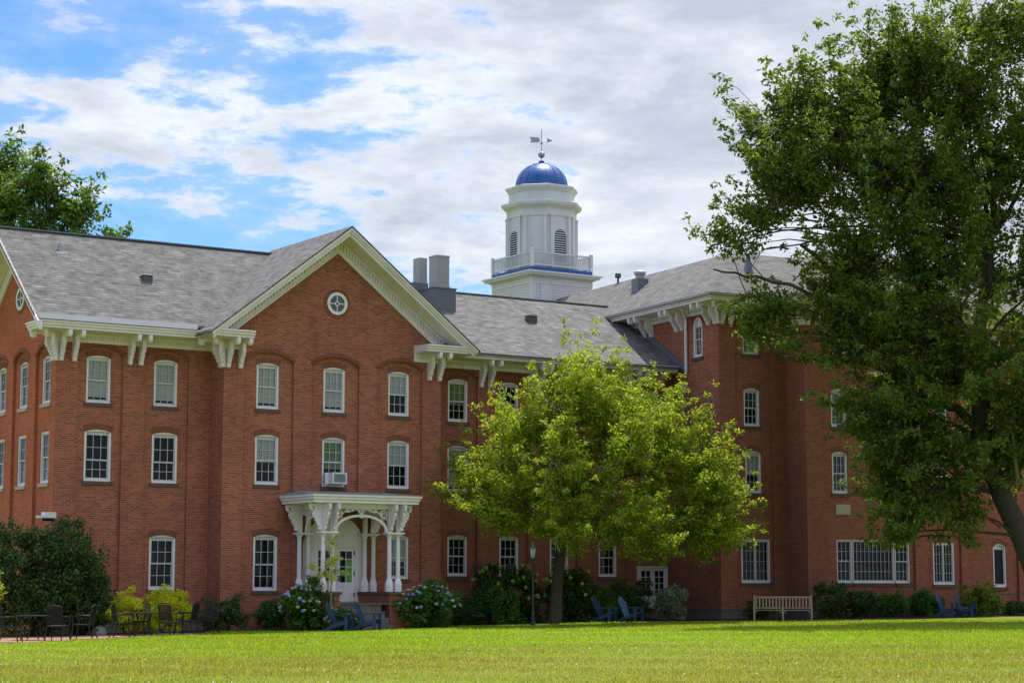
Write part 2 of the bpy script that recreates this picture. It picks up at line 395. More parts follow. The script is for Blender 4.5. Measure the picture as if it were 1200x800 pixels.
def place_brackets(parent, me, pts, ztop):
    for (x, y, rz) in pts:
        o = link('bracket', me, parent)
        w = parent.get('_w') or (0,0,0)
        o.location = (x-w[0], y-w[1], ztop-w[2]); o.rotation_euler = (0,0,rz)

def sweep(mb, path, prof, closed=False):
    """profile (out, z) swept along a plan polyline; outward = right-hand side of the direction of travel"""
    n = len(path); m = len(prof); vs = []
    for i in range(n):
        p = Vector(path[i]); d0 = (p-Vector(path[i-1])).normalized() if i > 0 else None
        d1 = (Vector(path[i+1])-p).normalized() if i < n-1 else None
        d0 = d0 or d1; d1 = d1 or d0
        n0 = Vector((d0.y,-d0.x)); n1 = Vector((d1.y,-d1.x)); b = (n0+n1)/(1+n0.dot(n1))
        vs += [(p.x+b.x*o, p.y+b.y*o, z) for o, z in prof]
    fs = [(i*m+k, i*m+(k+1)%m, (i+1)*m+(k+1)%m, (i+1)*m+k) for i in range(n-1) for k in range(m)]
    tri = tessellate_polygon([[Vector((o,z,0)) for o,z in prof]])
    fs += [tuple(t) for t in tri]+[tuple(j+(n-1)*m for j in t) for t in tri]
    return mb.add(vs, fs)
def cornice_prof(zt, zf, out=1.05):                   # zt crown top; zf frieze bottom
    return ([(0,zt+.03),(out,zt),(out,zt-.05),(out-.05,zt-.09),(out-.06,zt-.15),(out-.11,zt-.19),(out-.11,zt-.25),(out-.35,zt-.255),(out-.35,zt-.262),(.10,zt-.262),(.10,zt-.36),(.065,zt-.39),
             (.065,zf+.13),(.085,zf+.12),(.085,zf+.01),(.0,zf)])
def dentils(mb, fr, a0, a1, zt, zf, step=.14):
    n = int((a1-a0)/step)
    for i in range(n):
        a = a0+(i+.5)*(a1-a0)/n
        mb.boxm(fr, a-.035, a+.035, .12, .06, zf+.15, zt-.37)

# ================================================================== MAIN HALL (left wing, centre gable, recessed wing)
HB = (32.0, 71.0, 0.0)
hall = thing('brick_building', 'red brick hall with a big pointed gable, round window and white entrance porch', 'building', HB, 0, None, True)
fW = FR(0,67.1,1,0,0,-1); fG = FR(0,66.0,1,0,0,-1); fS = FR(24.95,0,0,1,-1,0)
def rect(a0,a1,z0,z1): return [(a0,z0),(a1,z0),(a1,z1),(a0,z1)]
PZ0 = .75
def facade(root, fr, outer_out, panels, wins, mat, pd=.10, crown_fix=None, th=.3, archmat='arch_brick'):
    """panels: (a0,a1,z0,zs,rise); wins: dict list.  Windows outside every panel sit in the outer face."""
    inp = lambda w: any(p[0] < (w['a0']+w['a1'])/2 < p[1] for p in panels)
    hole = lambda w, e=0.: arch(w['a0']-e, w['a1']+e, w['z0'], w['z1']-w.get('rise',0), w.get('rise',0), 8)
    o1 = MB(); o1.slab(outer_out, [arch(*p) for p in panels]+[hole(w) for w in wins if not inp(w)], fr, 0, -pd-.002)
    part('wall', o1, mat, root)
    i1 = MB(); i1.slab(outer_out, [hole(w) for w in wins], fr, -pd, -pd-th)
    part('wall', i1, mat, root)
    for p in panels:
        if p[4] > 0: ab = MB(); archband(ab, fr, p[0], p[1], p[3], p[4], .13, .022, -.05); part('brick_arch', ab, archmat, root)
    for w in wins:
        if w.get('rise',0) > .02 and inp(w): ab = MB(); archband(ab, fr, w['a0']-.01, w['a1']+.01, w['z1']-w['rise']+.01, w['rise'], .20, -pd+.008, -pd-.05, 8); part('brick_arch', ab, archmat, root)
    for w in wins:
        window(root, fr, w['a0'], w['a1'], w['z0'], w['z1'], w.get('rise',0), -pd if inp(w) else 0, kind=w.get('kind','plain'), cols=w.get('cols',3), rows=w.get('rows',2), sill=w.get('sill','brown'), split=w.get('split',.5), fw=w.get('fw',.075))
def wdef(c, h, z0, z1, rise=.1, **k): return dict(a0=c-h, a1=c+h, z0=z0, z1=z1, rise=rise, **k)
F3 = (8.01, 9.68); F2 = (5.28, 7.09)

facade(hall, fW, rect(24.954,30.756,0,10.42), [(25.74,27.40,PZ0,9.70,.30),(28.22,29.90,PZ0,9.70,.30)],
  [wdef(26.53,.45,*F3,kind='blind'), wdef(29.06,.45,*F3,kind='blind',split=.52), wdef(26.56,.50,*F2,kind='plain',split=.42), wdef(29.07,.49,*F2,kind='plain',split=.42), wdef(29.06,.50,1.53,3.45)], 'brick')
facade(hall, fG, [(30.76,0),(39.81,0),(39.81,10.75),(35.28,14.25),(30.76,10.75)],
  [(31.55,33.55,PZ0,9.72,.34),(34.30,36.26,5.0,9.72,.34),(37.02,38.98,PZ0,9.72,.34)],
  [wdef(32.55,.45,*F3,kind='blind'), wdef(35.27,.45,*F3,kind='blind'), wdef(38.01,.45,*F3,kind='half'),
   wdef(32.55,.47,*F2,kind='half'), wdef(35.27,.47,*F2,kind='curtain',split=.52), wdef(38.01,.47,*F2,kind='half'),
   wdef(32.55,.48,1.50,3.50,split=.48), wdef(38.02,.46,1.93,3.57,kind='half'), 
   dict(a0=-99,a1=-98,z0=0,z1=1,rise=0)][:-1], 'brick')
side_c = (68.33,70.65,72.95)
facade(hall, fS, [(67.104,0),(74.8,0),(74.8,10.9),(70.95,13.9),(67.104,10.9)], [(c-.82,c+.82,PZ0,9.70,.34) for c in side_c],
  [wdef(c,.43,*F3,sill='tanstone') for c in side_c]+[wdef(c,.43,5.22,7.02,0,sill='tanstone') for c in side_c]+[wdef(side_c[2],.45,1.5,3.45,sill='tanstone')], 'brick_lit')
rec_c = (41.30,43.68,46.07,48.45)
facade(hall, fW, rect(39.81,51.9,0,10.42), [(c-.85,c+.85,PZ0,9.72,.30) for c in rec_c],
  [wdef(c,.45,*F3,kind='curtain' if i == 0 else 'plain') for i, c in enumerate(rec_c)]+[wdef(c,.46,*F2,kind='half' if i%2 else 'blind') for i, c in enumerate(rec_c)]+[wdef(c,.45,2.05,3.63,.08) for c in rec_c]
  +[wdef(50.55,.45,*F2), wdef(50.55,.45,*F3)], 'brick_shaded')
# gable return walls, back walls, added dark sheets standing in for unlit rooms
b = MB(); b.box(30.762,31.05,66.31,67.3,0,10.4); b.box(39.5,39.808,66.31,67.3,0,10.4)
b.box(24.96,25.2,67.4,67.5,0,10.4); b.box(24.95,52.5,77.0,77.3,0,10.4); b.box(24.98,25.3,74.5,77.0,0,10.4); part('wall', b, 'brick', hall)
b = MB(); b.box(25.6,51.9,67.95,68.0,.3,10.3); b.prism([(31.2,.3),(39.4,.3),(39.4,10.6),(35.28,13.6),(31.2,10.6)], fW, .35, .3); b.box(25.55,25.6,67.95,76.9,.3,10.3); b.box(25.6,51.9,68,76.9,.2,.3); part('dark_backing', b, 'dark', hall)
# doors: french door in the recessed wall
def french(root, fr, a0, a1, z0, z1, d):
    f = MB(); f.slab(rect(a0,a1,z0,z1), [rect(a0+.07,a1-.07,z0+.02,z1-.07)], fr, d+.03, d-.08)
    dr = part('door', f, 'white', root); xm = (a0+a1)/2; s = MB(); g = MB()
    for x0, x1 in ((a0+.08, xm-.01), (xm+.01, a1-.08)):
        y0, y1 = z0+.03, z1-.08
        s.slab(rect(x0,x1,y0,y1), [rect(x0+.10,x1-.10,y0+.45,y1-.10)], fr, d, d-.05)
        for i in (1,): x = (x0+x1)/2; s.boxm(fr, x-.013, x+.013, d-.005, d-.045, y0+.45, y1-.10)
        for i in (1,2,3): z = y0+.45+(y1-.10-y0-.45)*i/4; s.boxm(fr, x0+.10, x1-.10, d-.007, d-.043, z-.013, z+.013)
        g.add([fr(x0+.1,y0+.45,d-.03),fr(x1-.1,y0+.45,d-.03),fr(x1-.1,y1-.1,d-.03),fr(x0+.1,y1-.1,d-.03)],[(0,1,2,3)])
        g.add([fr(x0+.1,y0+.45,d-.2),fr(x1-.1,y0+.45,d-.2),fr(x1-.1,y1-.1,d-.2),fr(x0+.1,y1-.1,d-.2)],[(0,1,2,3)]) if False else None
    link('door_leaf', s.mesh('door_leaf', M['white']), dr, (0,0,0)); link('glass', g.mesh('glass', M['glass']), dr, (0,0,0))
    bk = MB(); bk.add([fr(a0,z0,d-.075),fr(a1,z0,d-.075),fr(a1,z1,d-.075),fr(a0,z1,d-.075)],[(0,1,2,3)]); link('dark_door_backing', bk.mesh('dark_door_backing', M['dark']), dr, (0,0,0))  # near-black sheet stands in for the unlit room behind the door glass
    h = MB(); h.boxm(fr, xm-.05, xm-.03, d+.05, d, z0+.85, z0+1.0); link('handle', h.mesh('handle', M['black']), dr, (0,0,0))
french(hall, fW, 49.82, 51.33, .80, 2.48, .09)
b = MB(); b.boxm(fW, 49.7, 51.45, .7, 0, 0, .62); b.boxm(fW, 49.7, 51.45, 1.1, .7, 0, .45); part('step', b, 'greystone', hall)
b = MB(); b.boxm(fW, 39.87, 49.7, .06, -.02, 0, .66); part('plinth', b, 'greystone', hall)
b = MB(); b.boxm(fW, 24.97, 30.7, .05, -.02, 0, .45); part('plinth', b, 'greystone', hall)

# cornices
ZT, ZF = 10.66, 10.07
cp = cornice_prof(ZT, ZF)
b = MB(); sweep(b, [(24.95,67.45),(24.95,67.1),(30.76,67.1),(30.76,66.0),(31.50,66.0)], cp); part('cornice', b, 'white', hall)
b = MB(); sweep(b, [(38.60,66.0),(39.81,66.0),(39.81,67.1),(51.3,67.1)], cp); part('cornice', b, 'white', hall)
b = MB(); dentils(b, fW, 25.0, 30.6, ZT, ZF); dentils(b, fG, 30.8, 31.5, ZT, ZF); dentils(b, fG, 38.6, 39.75, ZT, ZF); dentils(b, fW, 40.0, 51.2, ZT, ZF); part('dentil_course', b, 'cream', hall)
for pth in ([(24.95,67.45),(24.95,67.1),(30.76,67.1),(30.76,66.0),(31.50,66.0)], [(38.60,66.0),(39.81,66.0),(39.81,67.1),(51.3,67.1)]):
    b = MB(); sweep(b, pth, [(.13,ZT-.268),(.92,ZT-.268),(.92,ZT-.275),(.13,ZT-.275)]); part('soffit', b, 'cream', hall)
zb = ZT-.262; q = -math.pi/2
place_brackets(hall, BR, [(25.08,67.1,0),(25.56,67.1,0),(24.95,67.1,-math.pi/4),(24.95,67.24,q),(27.62,67.1,0),(28.03,67.1,0),
    (30.90,66,0),(31.38,66,0),(30.76,66.14,q),(30.76,66,-math.pi/4),(38.98+.28,66,0),(39.70,66,0)]
    +[(x+dx,67.1,0) for x in (42.49,44.88,47.26,49.6) for dx in (-.21,.21)]+[(30.2,67.1,0)][:0], zb)
# gable rakes
XC, LZ, SL = 35.28, 14.80, .767
def L(x): return LZ-SL*abs(x-XC)
def rake(mb, xo, a, bb, y0, y1, c=XC, Lf=L, ap=None):
    fr = lambda a_, z, d: (a_, d, z)
    for s in (-1, 1):
        x0 = c+s*xo; mb.prism([(x0,Lf(x0)+a),(c,Lf(c)+a),(c,Lf(c)+bb),(x0,Lf(x0)+bb)], fr, y0, y1)
b = MB(); rake(b, 5.50, -.02, -.15, 64.86, 64.93); rake(b, 5.45, -.08, -.24, 64.93, 65.02); rake(b, 5.40, -.16, -.36, 65.0, 65.10); part('rake_board', b, 'white', hall)
b = MB(); rake(b, 5.35, -.30, -.34, 65.10, 65.93); part('soffit', b, 'cream', hall)
b = MB(); rake(b, 4.60, -.34, -.86, 65.93, 65.998); rake(b, 4.60, -.80, -.88, 65.90, 65.93); rake(b, 4.60, -.36, -.44, 65.84, 65.93); part('rake_frieze', b, 'white', hall)
b = MB()
for s in (-1,1):
    for i in range(36):
        x = XC+s*(.12+i*.124); b.prism([(x-.028,L(x)-.45),(x+.028,L(x)-.45),(x+.028,L(x)-.66),(x-.028,L(x)-.66)], lambda a_,z,d:(a_,d,z), 65.86, 65.925)
part('dentil_course', b, 'white', hall)
LS = lambda y: 10.67+.8*4.9-.8*abs(y-70.95)
def rake_s(mb, yo, a, bb, x0, x1):
    for s in (-1, 1):
        y0 = 70.95+s*yo; mb.prism([(y0,LS(y0)+a),(70.95,LS(70.95)+a),(70.95,LS(70.95)+bb),(y0,LS(y0)+bb)], lambda a_,z,d: (d,a_,z), x0, x1)
b = MB(); rake_s(b, 4.95, -.02, -.15, 23.83, 23.90); rake_s(b, 4.9, -.08, -.36, 23.90, 24.02); part('rake_board', b, 'white', hall)
b = MB(); rake_s(b, 4.8, -.30, -.34, 24.02, 24.87); part('soffit', b, 'cream', hall)
b = MB(); rake_s(b, 3.9, -.34, -.86, 24.88, 24.948); part('rake_frieze', b, 'white', hall)
# oculus
def ring(mb, c, z, r0, r1, fr, d0, d1, n=28):
    o = [(c+r1*math.cos(2*math.pi*k/n), z+r1*math.sin(2*math.pi*k/n)) for k in range(n)]
    i = [(c+r0*math.cos(2*math.pi*k/n), z+r0*math.sin(2*math.pi*k/n)) for k in range(n)]
    mb.slab(o, [i], fr, d0, d1)
def oculus(root, fr, c, z):
    f = MB(); ring(f, c, z, .31, .42, fr, .05, -.1); ring(f, c, z, .06, .09, fr, .03, 0.)
    for k in range(4):
        a = k*math.pi/2; f.prism([(c+math.cos(a)*.09-math.sin(a)*.016, z+math.sin(a)*.09+math.cos(a)*.016),(c+math.cos(a)*.31-math.sin(a)*.016, z+math.sin(a)*.31+math.cos(a)*.016),
            (c+math.cos(a)*.31+math.sin(a)*.016, z+math.sin(a)*.31-math.cos(a)*.016),(c+math.cos(a)*.09+math.sin(a)*.016, z+math.sin(a)*.09-math.cos(a)*.016)], fr, .03, .005)
    w = part('round_window', f, 'white', root)
    g = MB(); g.prism([(c+.32*math.cos(2*math.pi*k/24), z+.32*math.sin(2*math.pi*k/24)) for k in range(24)], fr, .006, .002); link('glass', g.mesh('glass', M['glass']), w, (0,0,0))
    g = MB(); g.prism([(c+.32*math.cos(2*math.pi*k/24), z+.32*math.sin(2*math.pi*k/24)) for k in range(24)], fr, .0015, -.01); link('backing', g.mesh('backing', M['flash']), w, (0,0,0))
    g = MB(); ring(g, c, z, .42, .56, fr, .014, -.02); link('brick_ring', g.mesh('brick_ring', M['arch_brick']), w, (0,0,0))
oculus(hall, fG, 35.29, 12.04); oculus(hall, fS, 70.9, 12.0)
# roofs
b = MB(); zr = lambda y: 10.65+.8*(y-66.05)
b.poly([(23.80,66.32,zr(66.32)),(36.6,66.32,zr(66.32)),(36.6,70.95,zr(70.95)),(23.80,70.95,zr(70.95))], .09)
b.poly([(23.80,75.9,zr(66.0)),(36.6,75.9,zr(66.0)),(36.6,70.95,zr(70.95)),(23.80,70.95,zr(70.95))][::-1], .09)
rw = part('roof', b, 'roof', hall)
b = MB(); b.poly([(23.88,66.03,10.69),(29.72,66.03,10.69),(29.9,66.36,10.93),(23.88,66.36,10.93)], .02); link('eave_strip', b.mesh('eave_strip', M['strip']), rw, (0,0,0))
b = MB(); b.bar((23.86,70.95,14.58),(35.0,70.95,14.58),.22,.05); link('ridge_cap', b.mesh('ridge_cap', M['flash']), rw, (0,0,0))
b = MB(); b.poly([(29.70,64.84,L(29.70)),(XC,64.84,LZ),(XC,71.6,LZ),(29.70,71.6,L(29.70))], .07); b.poly([(40.86,64.84,L(40.86)),(40.86,71.6,L(40.86)),(XC,71.6,LZ),(XC,64.84,LZ)], .07)
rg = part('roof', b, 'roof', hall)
b = MB(); zc2 = lambda y: 10.60+.57*(y-66.2)
b.poly([(36.0,66.03,zc2(66.03)+.12),(53.2,66.03,zc2(66.03)+.12),(53.2,71.95,zc2(71.95)),(36.0,71.95,zc2(71.95))], .09)
b.poly([(36.0,77.9,zc2(66.0)),(53.2,77.9,zc2(66.0)),(53.2,71.95,zc2(71.95)),(36.0,71.95,zc2(71.95))][::-1], .09)
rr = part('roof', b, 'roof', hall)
b = MB(); b.bar((36.5,71.95,13.89),(53.0,71.95,13.89),.2,.05); link('ridge_cap', b.mesh('ridge_cap', M['flash']), rr, (0,0,0))
b = MB(); b.tube([(40.9,65.2,10.63),(40.9,65.9,10.72),(39.9,66.6,11.3)],.03,6)
# vents
b = MB(); b.lathe([(.09,0),(.09,.32),(.07,.42)],10,(25.99,69.89,13.60)); link('vent_pipe', b.mesh('vent_pipe', M['metal']), rw, (0,0,0))
b = MB(); b.box(25.8,26.2,69.72,70.0,13.57,13.66); link('vent_flashing', b.mesh('vent_flashing', M['white']), rw, (0,0,0))
b = MB(); b.box(28.7,29.05,68.55,68.8,12.60,12.90); vb = link('roof_vent', b.mesh('roof_vent', M['darkmetal']), rw, (0,0,0))
b = MB(); b.box(28.66,29.09,68.5,68.85,12.90,12.94); link('vent_lid', b.mesh('vent_lid', M['white']), rw, (0,0,0))
b = MB(); b.box(46.1,46.5,69.4,69.7,12.45,12.78); link('roof_vent', b.mesh('roof_vent', M['darkmetal']), rr, (0,0,0))
b = MB(); b.box(46.07,46.53,69.36,69.73,12.78,12.81); link('vent_lid', b.mesh('vent_lid', M['metal']), rr, (0,0,0))
# sheet metal chimneys
b = MB(); b.box(41.80,42.85,69.9,71.0,12.5,13.66); b.box(41.76,42.89,69.86,71.04,13.66,13.70); ch = part('chimney', b, 'flash', hall)
b = MB(); b.box(42.02,42.62,70.05,70.65,13.70,15.03); link('flue', b.mesh('flue', M['metal']), ch, (0,0,0))
b = MB(); b.box(41.98,42.66,70.01,70.69,13.70,13.76); b.box(42.0,42.64,70.03,70.67,14.98,15.05); link('flue_collar', b.mesh('flue_collar', M['metal']), ch, (0,0,0))
b = MB(); b.box(41.55,42.25,71.1,71.9,13.2,14.02); ch = part('chimney', b, 'flash', hall)
b = MB(); b.box(41.88,42.25,71.2,71.7,14.02,15.08); link('flue', b.mesh('flue', M['metal']), ch, (0,0,0))
# flood light on the corner
b = MB(); b.box(24.55,24.95,66.75,67.1,3.96,4.16); b.box(24.35,24.6,66.8,67.08,3.96,4.03); fl = part('flood_light', b, 'milk', hall)
b = MB(); b.box(24.6,24.9,66.8,67.12,3.86,3.95); link('lens', b.mesh('lens', M['dark']), fl, (0,0,0))
# blocked-off putlog plate on the gable
# ------------------------------------------------------------------ entrance and porch
dm = part('door', MB().slab(arch(34.06,36.44,1.08,3.12,1.06,16), [rect(35.36,36.12,1.10,3.06), rect(34.60,35.14,1.75,2.95)], fG, .06, -.02), 'white', hall)
b = MB(); b.slab(arch(34.0,36.50,1.08,3.12,1.12,18), [arch(34.13,36.37,1.10,3.12,.99,18)], fG, .10, 0.); b.boxm(fG, 34.14,36.36,.085,.05,3.10,3.18); b.boxm(fG,35.20,35.30,.08,.05,1.1,3.1); b.boxm(fG,34.55,35.18,.075,.05,1.66,1.75); b.boxm(fG,34.4,35.1,.075,.05,1.2,1.55); b.boxm(fG, 35.36, 36.12, .10,.05,3.50,3.53)
link('door_surround', b.mesh('door_surround', M['cream']), dm, (0,0,0))
b = MB(); b.slab(rect(35.37,36.11,1.11,3.05), [rect(35.50,36.00,1.80,2.93)], fG, .045, .0); b.boxm(fG,35.74,35.76,.043,.01,1.8,2.93)
for i in (1,2,3): z = 1.8+1.13*i/4; b.boxm(fG,35.5,36.0,.041,.012,z-.012,z+.012)
b.boxm(fG,35.50,36.0,.055,.04,1.25,1.27); b.boxm(fG,35.50,36.0,.055,.04,1.66,1.68)
dl = link('door_leaf', b.mesh('door_leaf', M['white']), dm, (0,0,0))
b = MB()
for i in range(1,4): z = 1.75+1.2*i/4; b.boxm(fG,34.60,35.14,.05,.02,z-.012,z+.012)
b.boxm(fG,34.86,34.88,.052,.02,1.75,2.95); link('sidelight_muntin', b.mesh('sidelight_muntin', M['white']), dm, (0,0,0))
b = MB()
for r_ in (rect(35.5,36.0,1.8,2.93), rect(34.6,35.14,1.75,2.95)): b.add([fG(a,z,.022) for a,z in r_], [(0,1,2,3)])
link('glass', b.mesh('glass', M['glass']), dm, (0,0,0))
b = MB()
for r_ in (rect(35.5,35.75,1.8,2.93), rect(34.6,35.14,1.75,2.95), rect(35.75,36.0,2.66,2.93)): b.add([fG(a,z,.012) for a,z in r_], [(0,1,2,3)])
link('backing', b.mesh('backing', M['dark']), dm, (0,0,0))
M['greenpane'] = plain('green_pane', (.16,.42,.05), .5, .3)
b = MB(); b.add([fG(a,z,.012) for a,z in rect(35.75,36.0,1.8,2.66)], [(0,1,2,3)]); link('green_panel', b.mesh('green_panel', M['greenpane']), dm, (0,0,0))  # plain green panel behind the right column of door panes
b = MB(); b.boxm(fG,35.41,35.45,.12,.04,1.85,2.05)
for z in (1.3,2.05,2.8): b.boxm(fG,36.07,36.11,.06,.04,z,z+.14)
link('handle', b.mesh('handle', M['black']), dm, (0,0,0))

b = MB()
for x0,x1 in ((33.58,34.25),(36.27,36.94)): b.box(x0,x1,63.62,65.99,0,1.36)
b.box(34.25,36.27,64.3,65.99,0,1.0)
porch = part('porch', b, 'brick_shaded', hall)
def psub(name, mb, mat): return link(name, mb.mesh(name, M[mat]), porch, (0,0,0))
b = MB(); b.box(34.25,36.27,63.7,65.99,1.0,1.07)
for i in range(4): b.box(34.3,36.0,62.9+.28*i,64.3,(.08+.23*i) if i else 0,.08+.23*(i+1))
psub('step', b, 'greystone')
for x0,x1 in ((33.52,34.31),(36.21,37.0)):
    b = MB(); b.box(x0,x1,63.56,66.0,1.36,1.46); psub('porch_sill', b, 'brown')
for x in (33.725,34.085,36.41,36.77):
    for y in (63.92,65.74):
        b = MB()
        b.lathe([(.15,0),(.15,.28),(.135,.34),(.088,.47),(.085,.51),(.074,1.90),(.085,1.94),(.115,2.0),(.115,2.06)], 8, (x,y,1.46), math.pi/8)
        psub('column', b, 'white')
for xc in (33.905,36.59):
    for y in (63.92,65.74):
        b = MB(); b.box(xc-.36,xc+.36,y-.18,y+.18,3.52,3.575); b.box(xc-.31,xc+.31,y-.14,y+.14,3.49,3.52)
        b.box(xc-.24,xc-.10,y-.07,y+.07,3.575,4.50); b.box(xc+.10,xc+.24,y-.07,y+.07,3.575,4.50); b.box(xc-.10,xc+.10,y-.03,y+.03,4.2,4.5)
        psub('capital', b, 'white')
# porch roof: fascia, soffit, hipped metal top
b = MB(); 
pp = [(0,4.88),(0,4.80),(-.05,4.77),(-.05,4.70),(-.10,4.66),(-.10,4.58),(-.40,4.58),(-.4,4.55),(-.78,4.55),(-.78,4.88)]
sweep(b, [(33.02,65.99),(33.02,63.38),(37.47,63.38),(37.47,65.99)], pp); b.box(33.7,36.8,64.1,65.99,4.60,4.66); psub('porch_fascia', b, 'white')
b = MB(); b.poly([(33.0,63.36,4.885),(37.49,63.36,4.885),(36.9,65.0,5.04),(33.6,65.0,5.04)]); b.poly([(33.6,65.0,5.04),(36.9,65.0,5.04),(36.9,65.99,5.06),(33.6,65.99,5.06)])
b.poly([(33.0,63.36,4.885),(33.6,65.0,5.04),(33.6,65.99,5.06),(33.0,65.99,4.885)]); b.poly([(37.49,63.36,4.885),(37.49,65.99,4.885),(36.9,65.99,5.06),(36.9,65.0,5.04)]); b.box(33.6,36.9,65.9,65.985,5.0,5.10)
psub('porch_roof', b, 'strip')
b = MB(); b.box(33.62,36.88,63.86,63.98,4.40,4.56); b.box(33.62,36.88,65.68,65.80,4.40,4.56)
for xc in (33.905,36.59): b.box(xc-.06,xc+.06,63.98,65.68,4.40,4.56)
psub('beam', b, 'white')
# fretwork arches
def fret(fr, a0, a1, zs, zc, ztop):
    b = MB(); c = (a0+a1)/2; h = (a1-a0)/2; rise = zc-zs; n = 18
    out = [(c+h*math.cos(math.pi*k/n), zs+rise*math.sin(math.pi*k/n)**.9 if 0<k<n else zs) for k in range(n+1)]
    inn = [(c+(h-.10)*math.cos(math.pi*k/n), zs+(rise-.09)*math.sin(math.pi*k/n)**.9 if 0<k<n else zs) for k in range(n+1)]
    for k in range(n):
        b.prism([out[k],out[k+1],inn[k+1],inn[k]], fr, .03, -.03)
    def loop(x, z, r, w=.044, a=0, e=2*math.pi, m=16):
        pts = [fr(x+r*math.cos(a+(e-a)*k/m), z+r*math.sin(a+(e-a)*k/m), 0) for k in range(m+1)]; b.tube(pts, w, 5)
    for s in (-1,1):
        x1 = c+s*(h-.17)
        loop(x1, ztop-.20, .13, .03); loop(x1-s*.02, ztop-.22, .06, .026, 0, 4.5)
        b.tube([fr(x1-s*.13, ztop-.2,0), fr(c+s*h*.55, ztop-.10,0), fr(c+s*h*.42, ztop-.14,0)], .03, 5)
        loop(c+s*h*.52, ztop-.09, .055, .024); loop(c+s*h*.33, ztop-.06, .05, .022)
        b.tube([fr(c+s*h*.45, ztop-.13,0), fr(c+s*h*.25, ztop-.03,0), fr(c+s*h*.14, ztop-.08,0)], .025, 5)
        b.tube([fr(c+s*(h-.02), ztop-.38,0), fr(c+s*(h-.12), ztop-.36,0), fr(c+s*(h-.2), ztop-.33,0)], .022, 5)
    loop(c, ztop-.10, .10, .03)
    b.boxm(fr, c-.02, c+.02, .02, -.02, ztop-.20, ztop); b.boxm(fr, c-.10, c+.10, .02, -.02, ztop-.12, ztop-.08)
    loop(c, zc-.06, .05, .035)
    b.boxm(fr, a0, a1, .035, -.035, ztop-.03, ztop+.04)
    psub('fretwork_arch', b, 'white')
fret(FR(0,63.92,1,0,0,-1), 34.17, 36.33, 3.58, 4.20, 4.42)
for xc in (33.905,36.59): fret(FR(xc,0,0,1,-1,0), 64.05, 65.62, 3.58, 4.22, 4.42)
PB = bracket_mesh(.92,.085,.50)
for x in (33.72,34.08,36.41,36.77):
    o = link('bracket', PB, porch); o.location = (x,63.86,4.55)
for x, sgn in ((33.66,-1),(36.83,1)):
    for y in (63.92,65.74): o = link('bracket', PB, porch); o.location = (x,y,4.55); o.rotation_euler = (0,0,sgn*math.pi/2)
b = MB(); b.lathe([(.03,.3),(.05,.28),(.10,.22),(.085,0),(.02,-.04)],6,(35.75,65.3,4.02)); b.tube([(35.75,65.3,4.3),(35.75,65.3,4.55)],.012,5); psub('hanging_lantern', b, 'darkmetal')

ac = MB(); ac.box(34.98,35.58,65.62,66.0,5.37,5.78)
aco = part('air_conditioner', ac, 'milk', None); tag(aco, 'small white window air conditioner sticking out of the window above the porch', 'air conditioner')
b = MB(); b.slab(rect(35.04,35.52,5.42,5.73), [], FR(0,65.62,1,0,0,-1), .006, -.002); link('grille', b.mesh('grille', M['metal']), aco, (0,0,0))
b = MB(); 
for i in range(9): b.box(35.05,35.51,65.606,65.611,5.44+.032*i,5.452+.032*i)
link('louvre', b.mesh('louvre', M['darkmetal']), aco, (0,0,0))
for q0, q1 in ((34.86,34.98),(35.58,35.7)): b = MB(); b.box(q0,q1,65.95,66.02,5.36,5.78); link('side_panel', b.mesh('side_panel', M['white']), aco, (0,0,0))

# ================================================================== RIGHT BLOCK (turned 6 degrees)
OB = Vector((51.21,63.35,0)); RZ = R(-6)
blk = thing('brick_building', 'tree-shaded red brick block of four storeys with hipped roof, half hidden behind the big tree', 'building', OB, RZ)
gS = FR(0,0,0,1,-1,0); gF = FR(0,0,1,0,0,-1); gB = FR(0,-1.31,1,0,0,-1); gE = FR(0,-.5,1,0,0,-1)
b = MB(); b.slab(rect(.004,24,0,12.9), [arch(1.2,1.87,10.95,12.27,.32,10)], gS, 0, -.3); part('wall', b, 'brick', blk)
archm = MB(); archband(archm, gS, 1.19,1.88,12.28,.31,.2,.02,-.05); part('brick_arch', archm, 'arch_brick', blk)
window(blk, gS, 1.2,1.87,10.95,12.6,.33,0.02,cols=2,split=.55)
T4, T3, T2 = (11.0,12.42), (8.08,9.63), (5.39,7.08)
facade(blk, gF, rect(.003,3.257,0,12.9), [(.77,2.55,.9,12.1,.3)],
  [wdef(1.60,.38,*T4,kind='half'), wdef(1.62,.38,*T3,split=.5), wdef(1.66,.38,*T2,kind='half'), dict(a0=1.03,a1=2.42,z0=1.80,z1=3.54,rise=0,kind='casement',cols=3,rows=4)], 'brick_shaded')
facade(blk, gB, rect(3.26,11.3,0,12.9), [(4.05,8.62,.9,12.1,.3),(9.25,11.0,.9,12.1,.3)],
  [wdef(c,.38,*f,kind='half' if (i+j)%2 else 'plain') for i, c in enumerate((4.97,7.95,10.13)) for j, f in enumerate((T4,T3,T2))]+[dict(a0=9.60,a1=10.72,z0=1.74,z1=3.46,rise=0,kind='casement',cols=3,rows=4)]
  +[dict(a0=4.74,a1=5.52,z0=1.80,z1=3.54,rise=0,kind='plain',cols=3,fw=.06), dict(a0=5.521,a1=7.64,z0=1.80,z1=3.54,rise=0,kind='single',cols=10,rows=4,fw=.06), dict(a0=7.641,a1=8.40,z0=1.80,z1=3.54,rise=0,kind='plain',cols=3,fw=.06)], 'brick_shaded')
